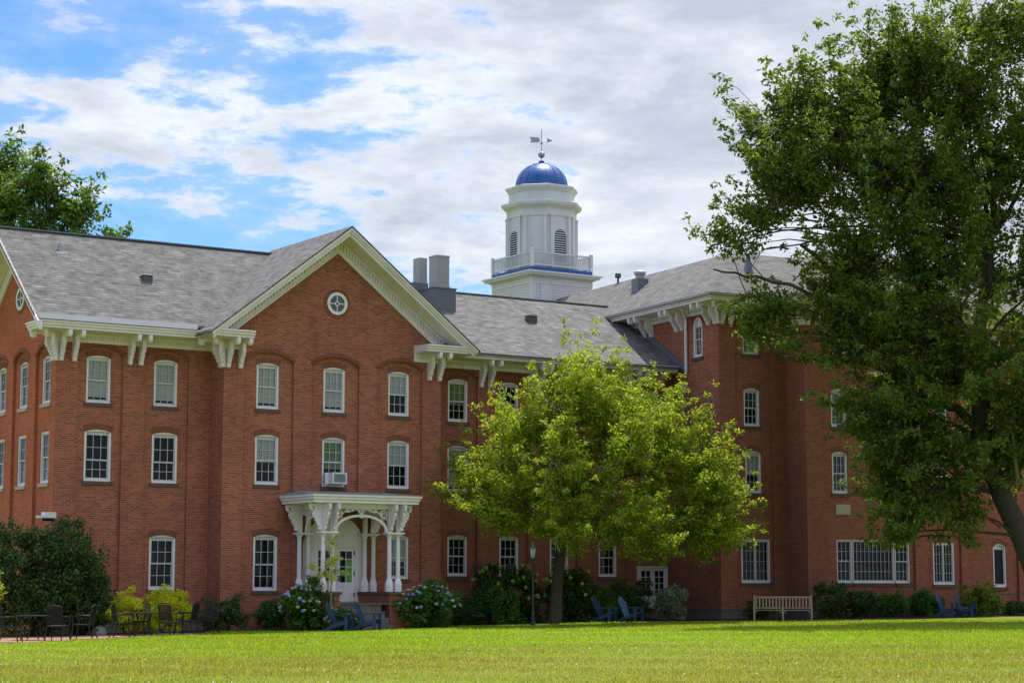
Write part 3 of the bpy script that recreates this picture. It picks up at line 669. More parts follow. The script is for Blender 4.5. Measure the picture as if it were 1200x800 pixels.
facade(blk, gE, rect(11.3,22,0,12.9), [(12.75,14.75,.9,12.1,.3),(15.6,17.5,.9,12.1,.3),(18.3,20.2,.9,12.1,.3)],
  [dict(a0=13.46,a1=14.16,z0=1.64,z1=3.48,rise=.16,kind='single',cols=1,rows=1)]+[wdef(c,.38,*f) for c in (13.8,16.5,19.2) for f in (T4,T3,T2)]+[wdef(c,.4,1.64,3.48) for c in (16.5,19.2)], 'brick_shaded')
b = MB(); b.box(3.262,3.5,-.9,.31,0,12.9); b.box(11.1,11.298,-.9,.3,0,12.9); b.box(21.7,22,0,9,0,12.9); b.box(4.0,22,9,9.3,0,12.9); b.box(3.7,4.0,7,24,0,12.9); b.box(0,4,23.7,24,0,12.9); part('wall', b, 'brick_shaded', blk)
b = MB(); b.box(.75,21.6,.75,.8,.3,12.7); b.box(3.8,11.0,-.45,-.4,.3,12.7); b.box(.9,.95,.8,23.6,.3,12.7); part('dark_backing', b, 'dark', blk)  # added near-black sheets stand in for the unlit rooms behind the windows
b = MB(); sweep(b, [(0,24),(0,0),(3.26,0),(3.26,-1.31),(11.3,-1.31),(11.3,-.5),(22,-.5)], [(-.02,0),(-.02,.80),(.06,.80),(.075,.78),(.075,0)]); part('plinth', b, 'greystone', blk)
ZR = 13.22; cpr = cornice_prof(ZR, 12.66); path = [(0,23.9),(0,0),(3.26,0),(3.26,-1.31),(11.3,-1.31),(11.3,-.5),(22,-.5)]
b = MB(); sweep(b, path, cpr); part('cornice', b, 'white', blk)
b = MB(); sweep(b, path, [(1.055,ZR+.02),(1.10,ZR+.03),(1.10,ZR-.06),(1.07,ZR-.10),(1.055,ZR-.10)]); part('gutter', b, 'metal', blk)
b = MB(); dentils(b, gS, .1, 9, ZR, 12.66); dentils(b, gF, .1, 3.2, ZR, 12.66); dentils(b, gB, 3.3, 11.2, ZR, 12.66); part('dentil_course', b, 'cream', blk)
place_brackets(blk, BR_R, [(0,y,q) for y in (.12,.62,2.62,3.06,5.10,5.58,7.6,8.1)]+[(0,0,-math.pi/4),(.14,0,0),(.55,0,0),(2.78,0,0),(3.26,-1.18,q),(3.26,-.75,q),(3.26,-1.31,-math.pi/4),(3.40,-1.31,0),(3.86,-1.31,0),(8.75,-1.31,0),(9.1,-1.31,0),(11.1,-1.31,0)], ZR-.262)
zz = lambda d: ZR+.75*(d+1.05)
b = MB()
b.poly([(-1.07,-1.07,ZR-.0),(1.95,1.95,zz(1.95)),(1.95,24.6,zz(1.95)),(-1.07,24.6,ZR)], .08)
b.poly([(-1.07,-1.07,ZR),(23,-1.07,ZR),(23,1.95,zz(1.95)),(1.95,1.95,zz(1.95))], .08)
b.poly([(1.95,1.95,zz(1.95)),(23,1.95,zz(1.95)),(23,10,zz(1.95)-4.5),(4.97,6.0,ZR),(4.97,4.97,ZR)], .05)
b.poly([(1.95,1.95,zz(1.95)),(4.97,4.97,ZR),(4.97,24.6,ZR),(1.95,24.6,zz(1.95))], .05)
rf = part('roof', b, 'roof_r', blk)
b = MB(); e0, e1, w = 2.20, 12.36, -2.38; H = 2.2; dd = H/.75
b.poly([(e0,w,ZR+.01),(e1,w,ZR+.01),(e1-dd,w+dd,ZR+H),(e0+dd,w+dd,ZR+H)], .07); b.poly([(e0,w,ZR+.01),(e0+dd,w+dd,ZR+H),(e0+dd,2.5,ZR+H),(e0,2.5,ZR+.01)], .07)
b.poly([(e1,w,ZR+.01),(e1,2.5,ZR+.01),(e1-dd,2.5,ZR+H),(e1-dd,w+dd,ZR+H)], .07); b.poly([(e0+dd,w+dd,ZR+H),(e1-dd,w+dd,ZR+H),(e1-dd,2.5,ZR+H),(e0+dd,2.5,ZR+H)], .07)
link('bay_roof', b.mesh('bay_roof', M['roof_r']), rf, (0,0,0))
b = MB(); b.box(.62,1.17,7.35,7.9,14.3,15.05); v1 = link('roof_vent', b.mesh('roof_vent', M['flash']), rf, (0,0,0))
b = MB(); b.lathe([(.2,0),(.2,.18),(.26,.20),(.26,.32),(.2,.36)],14,(.9,7.62,15.05)); link('vent_cowl', b.mesh('vent_cowl', M['metal']), rf, (0,0,0))
b = MB(); b.lathe([(.22,0),(.14,.4),(.09,.55),(.07,.8)],12,(1.93,.65,14.42)); link('vent_pipe', b.mesh('vent_pipe', M['flash']), rf, (0,0,0))
b = MB(); b.lathe([(.05,0),(.05,.22),(.14,.26),(.14,.44),(.05,.5)],10,(1.95,11.35,15.45)); link('vent_pipe', b.mesh('vent_pipe', M['darkmetal']), rf, (0,0,0))
b = MB(); b.tube([(-.98,1.62,13.2),(-.6,1.8,12.98),(-.12,2.28,12.6),(-.10,2.30,12.4),(-.10,2.30,10.3)],.065,8); part('downspout', b, 'white', blk)
b = MB(); b.boxm(gB, 4.73, 5.44, -.07, -.12, 4.54, 4.95); part('plaque', b, 'tanstone', blk)
b = MB(); b.bar((-.04,2.5,10.58),(-.04,7.6,13.34),.07,.30); part('flashing', b, 'flash', blk)

# ================================================================== BELL TOWER
tw = thing('bell_tower', 'white octagonal cupola with louvred openings and shiny blue dome above the roofs', 'tower', (55.15,81.9,15.0), 0)
def tsub(name, mb, mat, smooth=False, par=None): return link(name, mb.mesh(name, M[mat], smooth), par or tw, None)
hb = 1.76
b = MB(); b.box(-hb,hb,-hb,hb,-3.0,1.45); base = tsub('base', b, 'siding')
b = MB()
for sx_ in (-1,1):
    for sy_ in (-1,1): b.box(*(sorted((sx_*(hb+.02),sx_*(hb-.22)))),*(sorted((sy_*(hb+.02),sy_*(hb-.22)))),-3,1.44)
b.box(-hb-.03,hb+.03,-hb-.03,hb+.03,1.12,1.44); tsub('corner_board', b, 'tower', par=base)
b = MB(); b.box(-1.25,-.65,-hb-.04,-hb+.02,-.4,1.1); tsub('hatch', b, 'tower', par=base)
b = MB(); b.box(-hb-.12,hb+.12,-hb-.12,hb+.12,1.45,1.52); b.box(-hb-.3,hb+.3,-hb-.3,hb+.3,1.52,1.62); b.box(-hb-.38,hb+.38,-hb-.38,hb+.38,1.62,1.70); tsub('cornice', b, 'tower')
b = MB(); b.box(-hb-.03,hb+.03,-hb-.03,hb+.03,1.70,1.93); tsub('blue_skirt', b, 'blue')
b = MB(); e = hb-.02
for a_ in (-e,e):
    for c_ in (-e,e): b.box(a_-.07,a_+.07,c_-.07,c_+.07,1.93,2.74); b.lathe([(.09,0),(.09,.04),(.03,.10)],8,(a_,c_,2.74))
bal = tsub('balustrade', b, 'tower'); b = MB()
for zq in (2.02,2.62): 
    for s in (-1,1): b.box(-e,e,s*e-.035,s*e+.035,zq,zq+.06); b.box(s*e-.035,s*e+.035,-e,e,zq,zq+.06)
for i in range(1,30):
    t = -e+2*e*i/30
    for s in (-1,1): b.box(t-.02,t+.02,s*e-.02,s*e+.02,2.05,2.65); b.box(s*e-.02,s*e+.02,t-.02,t+.02,2.05,2.65)
tsub('baluster_row', b, 'tower', par=bal)
r8 = lambda w: w/2/math.cos(math.pi/8)
o8 = math.pi/8
b = MB(); b.lathe([(r8(3.18),1.9),(r8(3.18),4.55),(r8(3.26),4.57),(r8(3.26),4.95)],8,(0,0,0),o8); drum = tsub('drum', b, 'tower')
b = MB()
for k in range(8):                                     # corner pilasters
    a_ = o8+k*math.pi/4; rr_ = r8(3.22)
    for sgn in (-1,1):
        a2 = a_+sgn*.105; b.lathe([(.13,1.95),(.13,4.5),(.17,4.52),(.17,4.6)],4,(rr_*.965*math.cos(a2),rr_*.965*math.sin(a2),0),a_+math.pi/4)
tsub('pilaster', b, 'tower', par=drum)
for k in range(4):
    a_ = k*math.pi/2; fr = FR(1.59*math.cos(a_)+0,1.59*math.sin(a_),-math.sin(a_),math.cos(a_),math.cos(a_),math.sin(a_))
    f = MB(); f.slab(arch(-.44,.44,2.2,3.55,.44,12), [arch(-.35,.35,2.3,3.55,.35,12)], fr, .05, 0.)
    lo = tsub('louvred_opening', f, 'tower', par=drum)
for k in range(4):
    a_ = k*math.pi/2; fr = FR(1.59*math.cos(a_)+0,1.59*math.sin(a_),-math.sin(a_),math.cos(a_),math.cos(a_),math.sin(a_))
    f = MB(); f.prism(arch(-.35,.35,2.3,3.55,.35,12), fr, .006, .002); tsub('louvre_backing', f, 'dark', par=drum)
    f = MB()
    for i in range(14):
        z = 2.34+i*.113; h_ = .34 if z < 3.5 else math.sqrt(max(.005,.35**2-(z+.04-3.55)**2))-.005
        f.add([fr(-h_,z,.045),fr(h_,z,.045),fr(h_,z+.05,.012),fr(-h_,z+.05,.012)],[(0,1,2,3)])
    tsub('louvre_slat', f, 'tower', par=drum)
b = MB(); b.lathe([(r8(3.3),4.93),(r8(3.38),5.0),(r8(3.6),5.05),(r8(3.7),5.12),(r8(3.76),5.2),(r8(3.76),5.27),(r8(3.2),5.36)],8,(0,0,0),o8); tsub('cornice', b, 'tower')
b = MB(); b.lathe([(r8(3.05),5.3),(r8(3.05),5.8),(r8(3.12),5.82),(r8(3.2),5.9),(r8(3.3),5.95),(r8(3.38),6.03),(r8(3.38),6.09),(r8(3.0),6.14)],8,(0,0,0),o8); tsub('upper_drum', b, 'tower')
b = MB(); b.lathe([(1.40,6.10),(1.40,6.16),(1.31,6.18)]+[(1.30*math.cos(t),6.2+1.24*math.sin(t)) for t in [i*math.pi/2/14 for i in range(14)]]+[(.12,7.45),(.14,7.50),(.14,7.56),(.05,7.58)],40)
dome = tsub('dome', b, 'blue', True)
b = MB()
for k in range(16):
    a_ = 2*math.pi*k/16; b.tube([((1.305)*math.cos(t)*math.cos(a_),(1.305)*math.cos(t)*math.sin(a_),6.2+1.245*math.sin(t)) for t in [i*math.pi/2/9 for i in range(9)]],.014,4)
tsub('dome_seam', b, 'blue', par=dome)
b = MB(); b.lathe([(.02,7.55),(.02,9.15),(.004,9.2)],6); b.lathe([(.03,7.72)]+[(.17*math.cos(t),7.88+.17*math.sin(t)) for t in [(-1.3+2.6*i/8) for i in range(9)]]+[(.03,8.04)],12); b.lathe([(.02,8.40)]+[(.07*math.cos(t),8.47+.07*math.sin(t)) for t in [(-1.2+2.4*i/5) for i in range(6)]]+[(.02,8.54)],8)
wv = tsub('weathervane', b, 'metal')
b = MB(); fa = FR(0,0,math.cos(-.52),math.sin(-.52),0,1)
b.tube([fa(-.45,8.60,0),fa(.45,8.60,0)],.014,5); b.prism([(-.58,8.78),(-.12,8.74),(-.08,8.62),(-.12,8.50),(-.56,8.50),(-.52,8.64)], lambda a,z,d: (a*math.cos(.52)+d*.4,-a*math.sin(.52)+d,z), -.015,.015)
b.prism([(.30,8.60),(.26,8.72),(.56,8.60),(.26,8.48)], lambda a,z,d: (a*math.cos(.52),-a*math.sin(.52)+d,z), -.015,.015); link('arrow', b.mesh('arrow', M['metal']), wv, (0,0,0))

# ================================================================== GROUND
def lawn_mat():
    m = MT('lawn'); ob = m.obj()
    a = m.ramp(m.noise(ob, .35, 6, .65), .35, .65); c = m.noise(ob, 9, 5, .7)
    col = m.mix(a, (.12,.20,.012), (.19,.20,.03)); col = m.mix(m.ramp(c, .3, .7), m.mix(.5, col, (.03,.05,.01)), col)
    m.principled(col, .9, .1, bump=c, bstr=.6, bdist=.03); return m.m
M['lawn'] = lawn_mat()
def gridline_ground():
    xs = [-1500,-200,0,24]+[24+2*i for i in range(1,19)]+[200,1500]; ys = [-600,-50,0,20,40,60,80,120,300,2500]
    b = MB(); b.v = [(x,y,gz(x)) for y in ys for x in xs]; nx = len(xs)
    b.f = [(j*nx+i,j*nx+i+1,(j+1)*nx+i+1,(j+1)*nx+i) for j in range(len(ys)-1) for i in range(nx-1)]
    return b
structure('lawn', gridline_ground(), 'lawn')
def strip(front, back, lift):
    b = MB(); n = len(front); b.v = [(x,y,gz(x)+lift) for x,y in front]+[(x,y,gz(x)+lift) for x,y in back]
    b.f = [(i,i+1,n+i+1,n+i) for i in range(n-1)]; return b
def mulch_mat():
    m = MT('mulch'); ob = m.obj(); f = m.noise(ob, 25, 6, .75)
    m.principled(m.mix(f, (.012,.008,.006), (.07,.045,.03)), .95, .1, bump=f, bstr=1, bdist=.05); return m.m
M['mulch'] = mulch_mat()
bed_front = [(20,66.3),(24,65.9),(27,65.6),(29.3,64.9),(32.9,64.7),(34.2,63.3),(36.5,63.3),(38,64.2),(41,64.3),(44.0,63.6),(46.3,62.8),(48.5,61.8),(50.5,60.6),(52.5,58.4),(54.5,57.6),(58,57.1),(62,56.6),(70,55.8)]
bed_back = [(20,68)]+[(x,69) for x,y in bed_front[1:-6]]+[(51.5,66.0),(53.5,63.9),(55.5,63.0),(58.5,62.8),(62,62.4),(70,61.6)]
structure('planting_bed', strip(bed_front, bed_back, .012), 'mulch')
def paver_mat():
    m = MT('brick_pavers'); ob = m.obj(); bt = m.node('ShaderNodeTexBrick', Scale=1.0); m.l.new(ob, bt.inputs['Vector'])
    bt.inputs['Brick Width'].default_value = .2; bt.inputs['Row Height'].default_value = .1; bt.inputs['Mortar Size'].default_value = .006
    bt.inputs['Color1'].default_value = (.30,.13,.09,1); bt.inputs['Color2'].default_value = (.22,.10,.08,1); bt.inputs['Mortar'].default_value = (.1,.07,.05,1)
    m.principled(m.mix(m.math('MULTIPLY', m.noise(ob, 2, 5), .5), bt.outputs[0], (.33,.22,.17)), .85, .2); return m.m
M['paver'] = paver_mat()
pf = [(14,55.9),(18,57.0),(20,57.5),(21.9,58.6),(23.9,60.6),(25.4,61.4),(27.1,61.95),(29.6,63.4)]
pb = [(14,62.6),(18,63.6),(20,64.1),(21.9,64.5),(23.9,64.8),(25.4,64.9),(27.1,64.8),(29.6,64.2)]
structure('path', strip(pf, pb, .016), 'paver')

# grass blades over the part of the lawn the camera can see and its surroundings
def inpoly_y(xq, pts): return np.interp(xq, [p[0] for p in pts], [p[1] for p in pts])
def grass(nb=230000, seed=3):
    rng = np.random.default_rng(seed)
    ang = rng.uniform(-.30, .30, nb*2); u = rng.random(nb*2); r = 30+(78-30)*u**.92
    hd = TH-ang; x = r*np.cos(hd); y = r*np.sin(hd)
    lim = np.minimum(inpoly_y(x, bed_front), 99); keep = (y < lim+.15) & ~((x < 29.6) & (y > inpoly_y(x, pf)-.02))
    x, y, r = x[keep][:nb], y[keep][:nb], r[keep][:nb]; n = len(x)
    z = .0135*np.clip(x-24, 0, 36)
    h = rng.uniform(.022, .062, n)*(1+.25*np.sin(x*1.3+y*.7))*(1+.5*np.sin(x*.31-y*.23+2*np.sin(y*.11)))**.5; w = rng.uniform(.009, .017, n)*(r/45)
    a = rng.uniform(0, 2*np.pi, n); lx = rng.normal(0, .018, n); ly = rng.normal(0, .018, n)
    v = np.zeros((n, 3, 3))
    v[:,0] = np.stack([x-np.cos(a)*w, y-np.sin(a)*w, z], 1); v[:,1] = np.stack([x+np.cos(a)*w, y+np.sin(a)*w, z], 1); v[:,2] = np.stack([x+lx, y+ly, z+h], 1)
    return np_mesh('grass', v.reshape(-1, 3), n, 3)
def np_mesh(name, v, nf, k):
    me = bpy.data.meshes.new(name); me.vertices.add(len(v)); me.vertices.foreach_set('co', v.astype(np.float32).ravel())
    me.loops.add(nf*k); me.loops.foreach_set('vertex_index', np.arange(nf*k, dtype=np.int32))
    me.polygons.add(nf); me.polygons.foreach_set('loop_start', np.arange(0, nf*k, k, dtype=np.int32)); me.polygons.foreach_set('loop_total', np.full(nf, k, dtype=np.int32))
    me.update(calc_edges=True); me.validate(); return me
def grass_mat():
    m = MT('grass_blades'); ob = m.obj(); g = m.node('ShaderNodeNewGeometry').outputs['Random Per Island']
    # mown stripes / dry patches fixed to the ground
    rot = m.node('ShaderNodeMapping'); rot.inputs['Rotation'].default_value = (0,0,-TH); m.l.new(ob, rot.inputs[0])
    st = m.node('ShaderNodeMapping'); st.inputs['Scale'].default_value = (.30,.05,1); m.l.new(rot.outputs[0], st.inputs[0])
    a = m.ramp(m.noise(st.outputs[0], 1.0, 6, .6, .4), .42, .60)
    b = m.ramp(m.noise(ob, 1.3, 5, .7), .45, .7)
    col = m.mix(g, (.17,.30,.008), (.30,.43,.014))
    dry = m.mix(g, (.17,.165,.025), (.33,.29,.07))
    sp = m.node('ShaderNodeSeparateXYZ'); m.l.new(rot.outputs[0], sp.inputs[0])
    near = m.math('MULTIPLY', m.ramp(m.math('ADD', m.math('MULTIPLY', sp.outputs[0], -1.0), m.math('MULTIPLY_ADD', m.noise(ob, .22, 5, .6), 22, -11)), -56, -44), .78)
    col = m.mix(m.math('MULTIPLY_ADD', a, .5, near, clamp=True), col, dry); col = m.mix(m.math('MULTIPLY', b, .5), col, dry)
    fl = m.math('GREATER_THAN', g, .985); col = m.mix(m.math('MULTIPLY', fl, b), col, (.6,.6,.5))
    p = m.node('ShaderNodeBsdfPrincipled'); m.l.new(col, p.inputs['Base Color']); p.inputs['Roughness'].default_value = .55; p.inputs['Specular IOR Level'].default_value = .25
    t = m.node('ShaderNodeBsdfTranslucent'); m.l.new(m.mix(1., col, (1.7,1.8,.8), 'MULTIPLY'), t.inputs[0])
    mx = m.node('ShaderNodeMixShader'); mx.inputs[0].default_value = .45
    m.l.new(p.outputs[0], mx.inputs[1]); m.l.new(t.outputs[0], mx.inputs[2]); m.l.new(mx.outputs[0], m.out.inputs[0]); return m.m
gm = grass(); gm.materials.append(grass_mat())
go = link('grass', gm); tag(go, 'short mown lawn grass with yellowish dry patches', 'grass', kind='stuff')

def litter(n=700, seed=8):
    rng = np.random.default_rng(seed); ang = rng.uniform(-.28, .28, n); r = rng.uniform(33, 66, n); x = r*np.cos(TH-ang); y = r*np.sin(TH-ang)
    k = (y < inpoly_y(x, bed_front)) & ~((x < 29.6) & (y > inpoly_y(x, pf)-.2)) & (np.sin(x*.55+2*np.sin(y*.3))+rng.normal(0,.5,n) > .1); x, y = x[k], y[k]; n = len(x)
    z = .0135*np.clip(x-24, 0, 36)+rng.uniform(.04,.075,n); a = rng.uniform(0,6.28,n); s = rng.uniform(.010,.022,n); v = np.zeros((n,4,3))
    for i, (cx, cy) in enumerate(((1,0),(0,1),(-1,0),(0,-1))): v[:,i] = np.stack([x+s*(cx*np.cos(a)-cy*np.sin(a)), y+s*(cx*np.sin(a)+cy*np.cos(a)), z+s*.7*cx], 1)
    return np_mesh('clover', v.reshape(-1,3), n, 4)
cm = litter(); cm.materials.append(plain('clover_white', (.40,.40,.28), .8, .1, 0, .3, 30)); tag(link('clover', cm), 'tiny white clover heads scattered through the lawn', 'clover', kind='stuff')

# ================================================================== VEGETATION
def leaves(cl, n_per, rad, size, seed, flat=.65, up=.35, jit=.45, asp=.5, rads=None):
    """cl: (k,3) cluster centres -> leaf quads"""
    rng = np.random.default_rng(seed); cl = np.asarray(cl); k = len(cl)
    w_ = np.ones(k) if rads is None else np.asarray(rads)
    cnt = rng.poisson(n_per*w_**1.6)+3; idx = np.repeat(np.arange(k), cnt); n = len(idx)
    rr = rad*(rng.uniform(.55, 1.35, k) if rads is None else w_*rng.uniform(.85, 1.15, k))[idx]
    d = rng.normal(0, 1, (n, 3)); d /= np.linalg.norm(d, axis=1)[:,None]; d *= (rng.random(n)**.5)[:,None]
    p = cl[idx]+d*rr[:,None]*np.array([1,1,flat])
    nrm = rng.normal(0, 1, (n, 3)); nrm[:,2] += up*2; nrm += d*jit; nrm /= np.linalg.norm(nrm, axis=1)[:,None]
    t = rng.normal(0, 1, (n, 3)); t[:,2] -= .5; t -= nrm*np.sum(t*nrm, 1)[:,None]; t /= np.linalg.norm(t, axis=1)[:,None]
    b = np.cross(nrm, t); s = size*rng.uniform(.6, 1.35, n)[:,None]
    v = np.zeros((n,4,3)); v[:,0] = p; v[:,1] = p+t*s*.5+b*s*asp*.5+nrm*s*.08; v[:,2] = p+t*s; v[:,3] = p+t*s*.5-b*s*asp*.5+nrm*s*.08
    return v.reshape(-1,3), n
def lobe_clusters(lobes, seed, keep=None, shell=2.2):
    rng = np.random.default_rng(seed); out = []
    for (cx,cy,cz,rx,ry,rz,n) in lobes:
        d = rng.normal(0,1,(n,3)); d /= np.linalg.norm(d,axis=1)[:,None]; r = rng.random(n)**(1/shell)
        wob = 1+.16*np.sin(d[:,0]*5+cx)+.14*np.sin(d[:,2]*7+d[:,1]*4+cy)
        out.append(np.array([cx,cy,cz])+d*(r*wob)[:,None]*np.array([rx,ry,rz]))
    c = np.concatenate(out)
    if keep is not None: c = c[[bool(keep(*q)) for q in c]]
    return c
def sprays(lobes, root, seed, keep=None, step=.42, length=(1.0,2.6), lift=.55, dens=1.0):
    """leaf-bearing shoots that run outwards and upwards from inside each lobe: chains of shrinking clusters"""
    rng = np.random.default_rng(seed); out = []; rad = []
    root = np.array(root)
    for (cx,cy,cz,rx,ry,rz,n) in lobes:
        c = np.array([cx,cy,cz]); r3 = np.array([rx,ry,rz])
        for _ in range(max(2, int(n*.30*dens))):
            d = rng.normal(0,1,3); d /= np.linalg.norm(d); p = c+d*r3*rng.uniform(.15,.85)
            o = (p-root); o /= np.linalg.norm(o); dr = o*.9+d*.8+np.array([0,0,lift])+rng.normal(0,.25,3); dr /= np.linalg.norm(dr)
            L_ = min(rng.uniform(*length), .95*max(rx,rz)+.3); k = max(2, int(L_/step))
            for i in range(k+1):
                q = p+dr*L_*i/k+rng.normal(0,.10,3); dr[2] += .05
                if keep is None or keep(*q): out.append(q); rad.append(1.15-.75*i/k)
    return np.array(out), np.array(rad)
def limb(b, p, q, r0, r1, rng, n=6, sag=.25, wob=.12):
    p = Vector(p); q = Vector(q); L_ = (q-p).length; pts = []; rads = []
    for i in range(n+1):
        t = i/n; c = p.lerp(q, t); c.z += sag*L_*.25*math.sin(math.pi*t)
        if 0 < i < n: c += Vector((rng.gauss(0,1),rng.gauss(0,1),rng.gauss(0,.6)))*wob*L_*.12
        pts.append(c); rads.append(r0+(r1-r0)*t**.8)
    b.tube(pts, rads, 7 if r0 > .08 else 4); return pts
def crown_skeleton(b, trunk_pts, r_top, lobes, clusters, seed, nlimbs=1, twigs=260):
    rng = random.Random(seed); nodes = []
    top = [Vector(p) for p in trunk_pts]
    for l in lobes:
        c = Vector(l[:3])
        start = min(top[1:], key=lambda t: (t-c).length+max(0, t.z-c.z)*1.5)
        tgt = start.lerp(c, .93)
        nodes += limb(b, start, tgt, r_top*rng.uniform(.45,.75), r_top*.16, rng)
        for _ in range(2):
            d = Vector((rng.gauss(0,1),rng.gauss(0,1),rng.gauss(.25,.8))).normalized()
            e = tgt.lerp(c, .5)+Vector((d.x*l[3],d.y*l[4],d.z*l[5]))*.6
            nodes += limb(b, start.lerp(tgt, rng.uniform(.45,.9)), e, r_top*.3, r_top*.07, rng, 5)
    nodes = nodes or top
    for c in rng.sample(list(clusters), min(twigs, len(clusters))):
        c = Vector(c); nd = min(nodes, key=lambda t: (t-c).length)
        if (nd-c).length > .3: limb(b, nd, c, max(.015,r_top*.07), .008, rng, 3, .1)
def tree(name, label, cat, base, trunk_pts, trunk_r, lobes, leafmat, n_per, rad, size, seed, keep=None, group=None, bark='bark', twigs=260, shell=2.2, feather=None, **kw):
    root = thing(name, label, cat, base, 0, group, True)
    rads = None
    if feather:
        cl, rads = sprays(lobes, (trunk_pts[-1][0], trunk_pts[-1][1], trunk_pts[-1][2]-4.0), seed, keep, **feather)
    else: cl = lobe_clusters(lobes, seed, keep, shell)
    b = MB(); b.tube(trunk_pts, trunk_r, 12); crown_skeleton(b, trunk_pts, trunk_r[-1] if len(trunk_r)>1 else .1, lobes, cl, seed, twigs=twigs)
    part('trunk', b, bark, root, smooth=True)
    v, n = leaves(cl, n_per, rad, size, seed+1, rads=rads, **kw); print(name, len(cl), n); me = np_mesh('crown', v, n, 4); me.materials.append(leafmat)
    link('crown', me, root); return root

LM_c = leaf_mat('leaf_bright', (.085,.14,.016), (.34,.38,.036), .44)
LM_b = leaf_mat('leaf_maple', (.042,.074,.013), (.15,.205,.034), .40)
LM_bg = leaf_mat('leaf_far', (.05,.095,.016), (.11,.18,.03), .38)
LM_dk = leaf_mat('leaf_dark', (.026,.060,.018), (.065,.12,.028), .25, rough=.35)
LM_yl = leaf_mat('leaf_yellow', (.42,.45,.018), (.60,.60,.04), .40)
LM_hy = leaf_mat('leaf_hydrangea', (.04,.10,.018), (.08,.17,.03), .3)
LM_sap = leaf_mat('leaf_sapling', (.26,.34,.08), (.44,.46,.15), .45)

# --- central tree on the lawn
def keep_c(x,y,z): return y < 66.4 and z > 2.55 and not (x > 50.6 and y > 62.2)
lob_c = [(43.4,62.3,8.9,1.7,2.0,1.7,60),(44.9,61.9,8.2,2.2,2.4,1.8,76),(41.6,62.9,7.4,2.0,2.2,1.5,62),(43.4,61.8,6.3,2.9,2.8,2.3,95),(46.2,61.2,6.6,2.6,2.6,2.0,88),
         (47.9,60.6,6.0,1.8,2.2,2.0,70),(41.2,62.8,5.3,1.9,2.2,1.6,72),(43.0,61.3,3.9,2.6,2.7,1.3,84),(45.8,60.8,3.7,2.6,2.5,1.2,84),(48.0,60.4,3.8,1.6,1.8,1.2,60),(40.8,62.6,4.2,1.8,2.0,1.0,44),(40.2,64.4,5.6,1.1,1.0,1.4,22),(48.2,60.5,5.2,1.2,1.4,1.0,26)]
tree('shade_tree', 'broad yellow-green leafy tree with grey trunk standing before the recessed wing', 'tree', (43.5,63.8,.27),
     [(43.45,63.8,.1),(43.55,63.8,.5),(43.6,63.78,1.4),(43.68,63.75,2.4),(43.75,63.6,3.4),(43.8,63.1,5.0)], [.36,.26,.22,.21,.18,.11], lob_c, LM_c, 84, .42, .135, 11, keep_c, twigs=320, feather=dict(length=(.8,1.8), step=.34, lift=.12, dens=1.75))

# --- big maple on the right
TB = Vector((55.3,50.9,.42)); rx_, ry_ = math.sin(TH), -math.cos(TH)
def IR(dx, dd, z): return (55.3+rx_*dx+math.cos(TH)*dd, 50.9+ry_*dx+math.sin(TH)*dd, z)   # metres right / away from the trunk
def big(dx,dd,z,rx,ry,rz,n): x,y,z = IR(dx,dd,z); return (x,y,z,rx,ry,rz,n)
lob_b = [big(-2.2,0,19.6,2.6,2.8,2.3,90),big(-5.2,.5,19.2,2.6,2.6,2.2,85),big(-7.9,.5,18.0,2.0,2.4,2.2,60),big(-8.2,.5,16.0,1.9,2.4,1.8,50),big(-5.0,0,16.4,3.0,3.2,2.4,95),big(-1.8,0,16.0,3.2,3.2,2.8,110),big(1.2,0,17.2,3.2,3.2,2.8,90),
         big(-9.2,.3,15.1,1.4,1.8,.9,22),big(-6.0,0,13.4,2.2,2.8,1.2,46),big(-3.2,-.5,12.6,3.0,3.2,2.4,105),big(.8,0,12.6,3.2,3.2,2.8,100),big(-10.8,.2,14.2,.9,.8,.45,9),big(-10.0,.2,13.8,.8,.9,.3,6),big(-6.4,0,12.3,1.0,1.2,.5,10),
         big(-5.4,-.5,10.6,2.0,2.4,1.5,66),big(-2.6,-.6,9.4,2.9,2.8,2.0,100),big(.8,-.5,9.0,2.8,2.8,2.2,80),big(-5.0,-.8,7.8,1.7,2.0,1.4,60),big(-4.6,-.6,5.4,1.1,1.8,1.0,34),big(-3.2,-.6,6.6,2.2,2.2,1.4,66),big(-1.0,-.5,7.0,2.2,2.4,1.2,50),big(-3.6,-.8,4.8,1.5,1.8,.8,34),
         big(-4.8,-1.0,3.5,.9,1.2,.5,14),big(-2.4,-1.0,4.3,1.0,1.2,.4,12),big(-9.7,.2,10.7,.8,.9,.7,15),big(-9.3,.2,11.5,.9,.9,.6,13),big(-8.6,.2,11.6,.6,.8,.4,7),big(-8.5,.1,10.4,.5,.8,.5,7),big(4.0,.5,14.5,3.2,3.2,4.0,80),big(3.6,0,8.8,3.0,3.0,2.6,60),big(2.6,0,19.6,3.,2.8,2.2,80),big(-.6,.3,21.6,2.4,1.8,1.2,42),big(-3.6,.3,21.2,1.6,1.8,1.0,24),big(-8.4,.3,19.4,.9,1.2,.8,10)]
def blk_local(x,y):
    dx, dy = x-51.21, y-63.35; c, s = math.cos(RZ), math.sin(RZ); return (dx*c+dy*s, -dx*s+dy*c)
def keep_b(x,y,z):
    lu, lv = blk_local(x,y); return (lv < -2.9 or z > 17.5) and z > 3.0
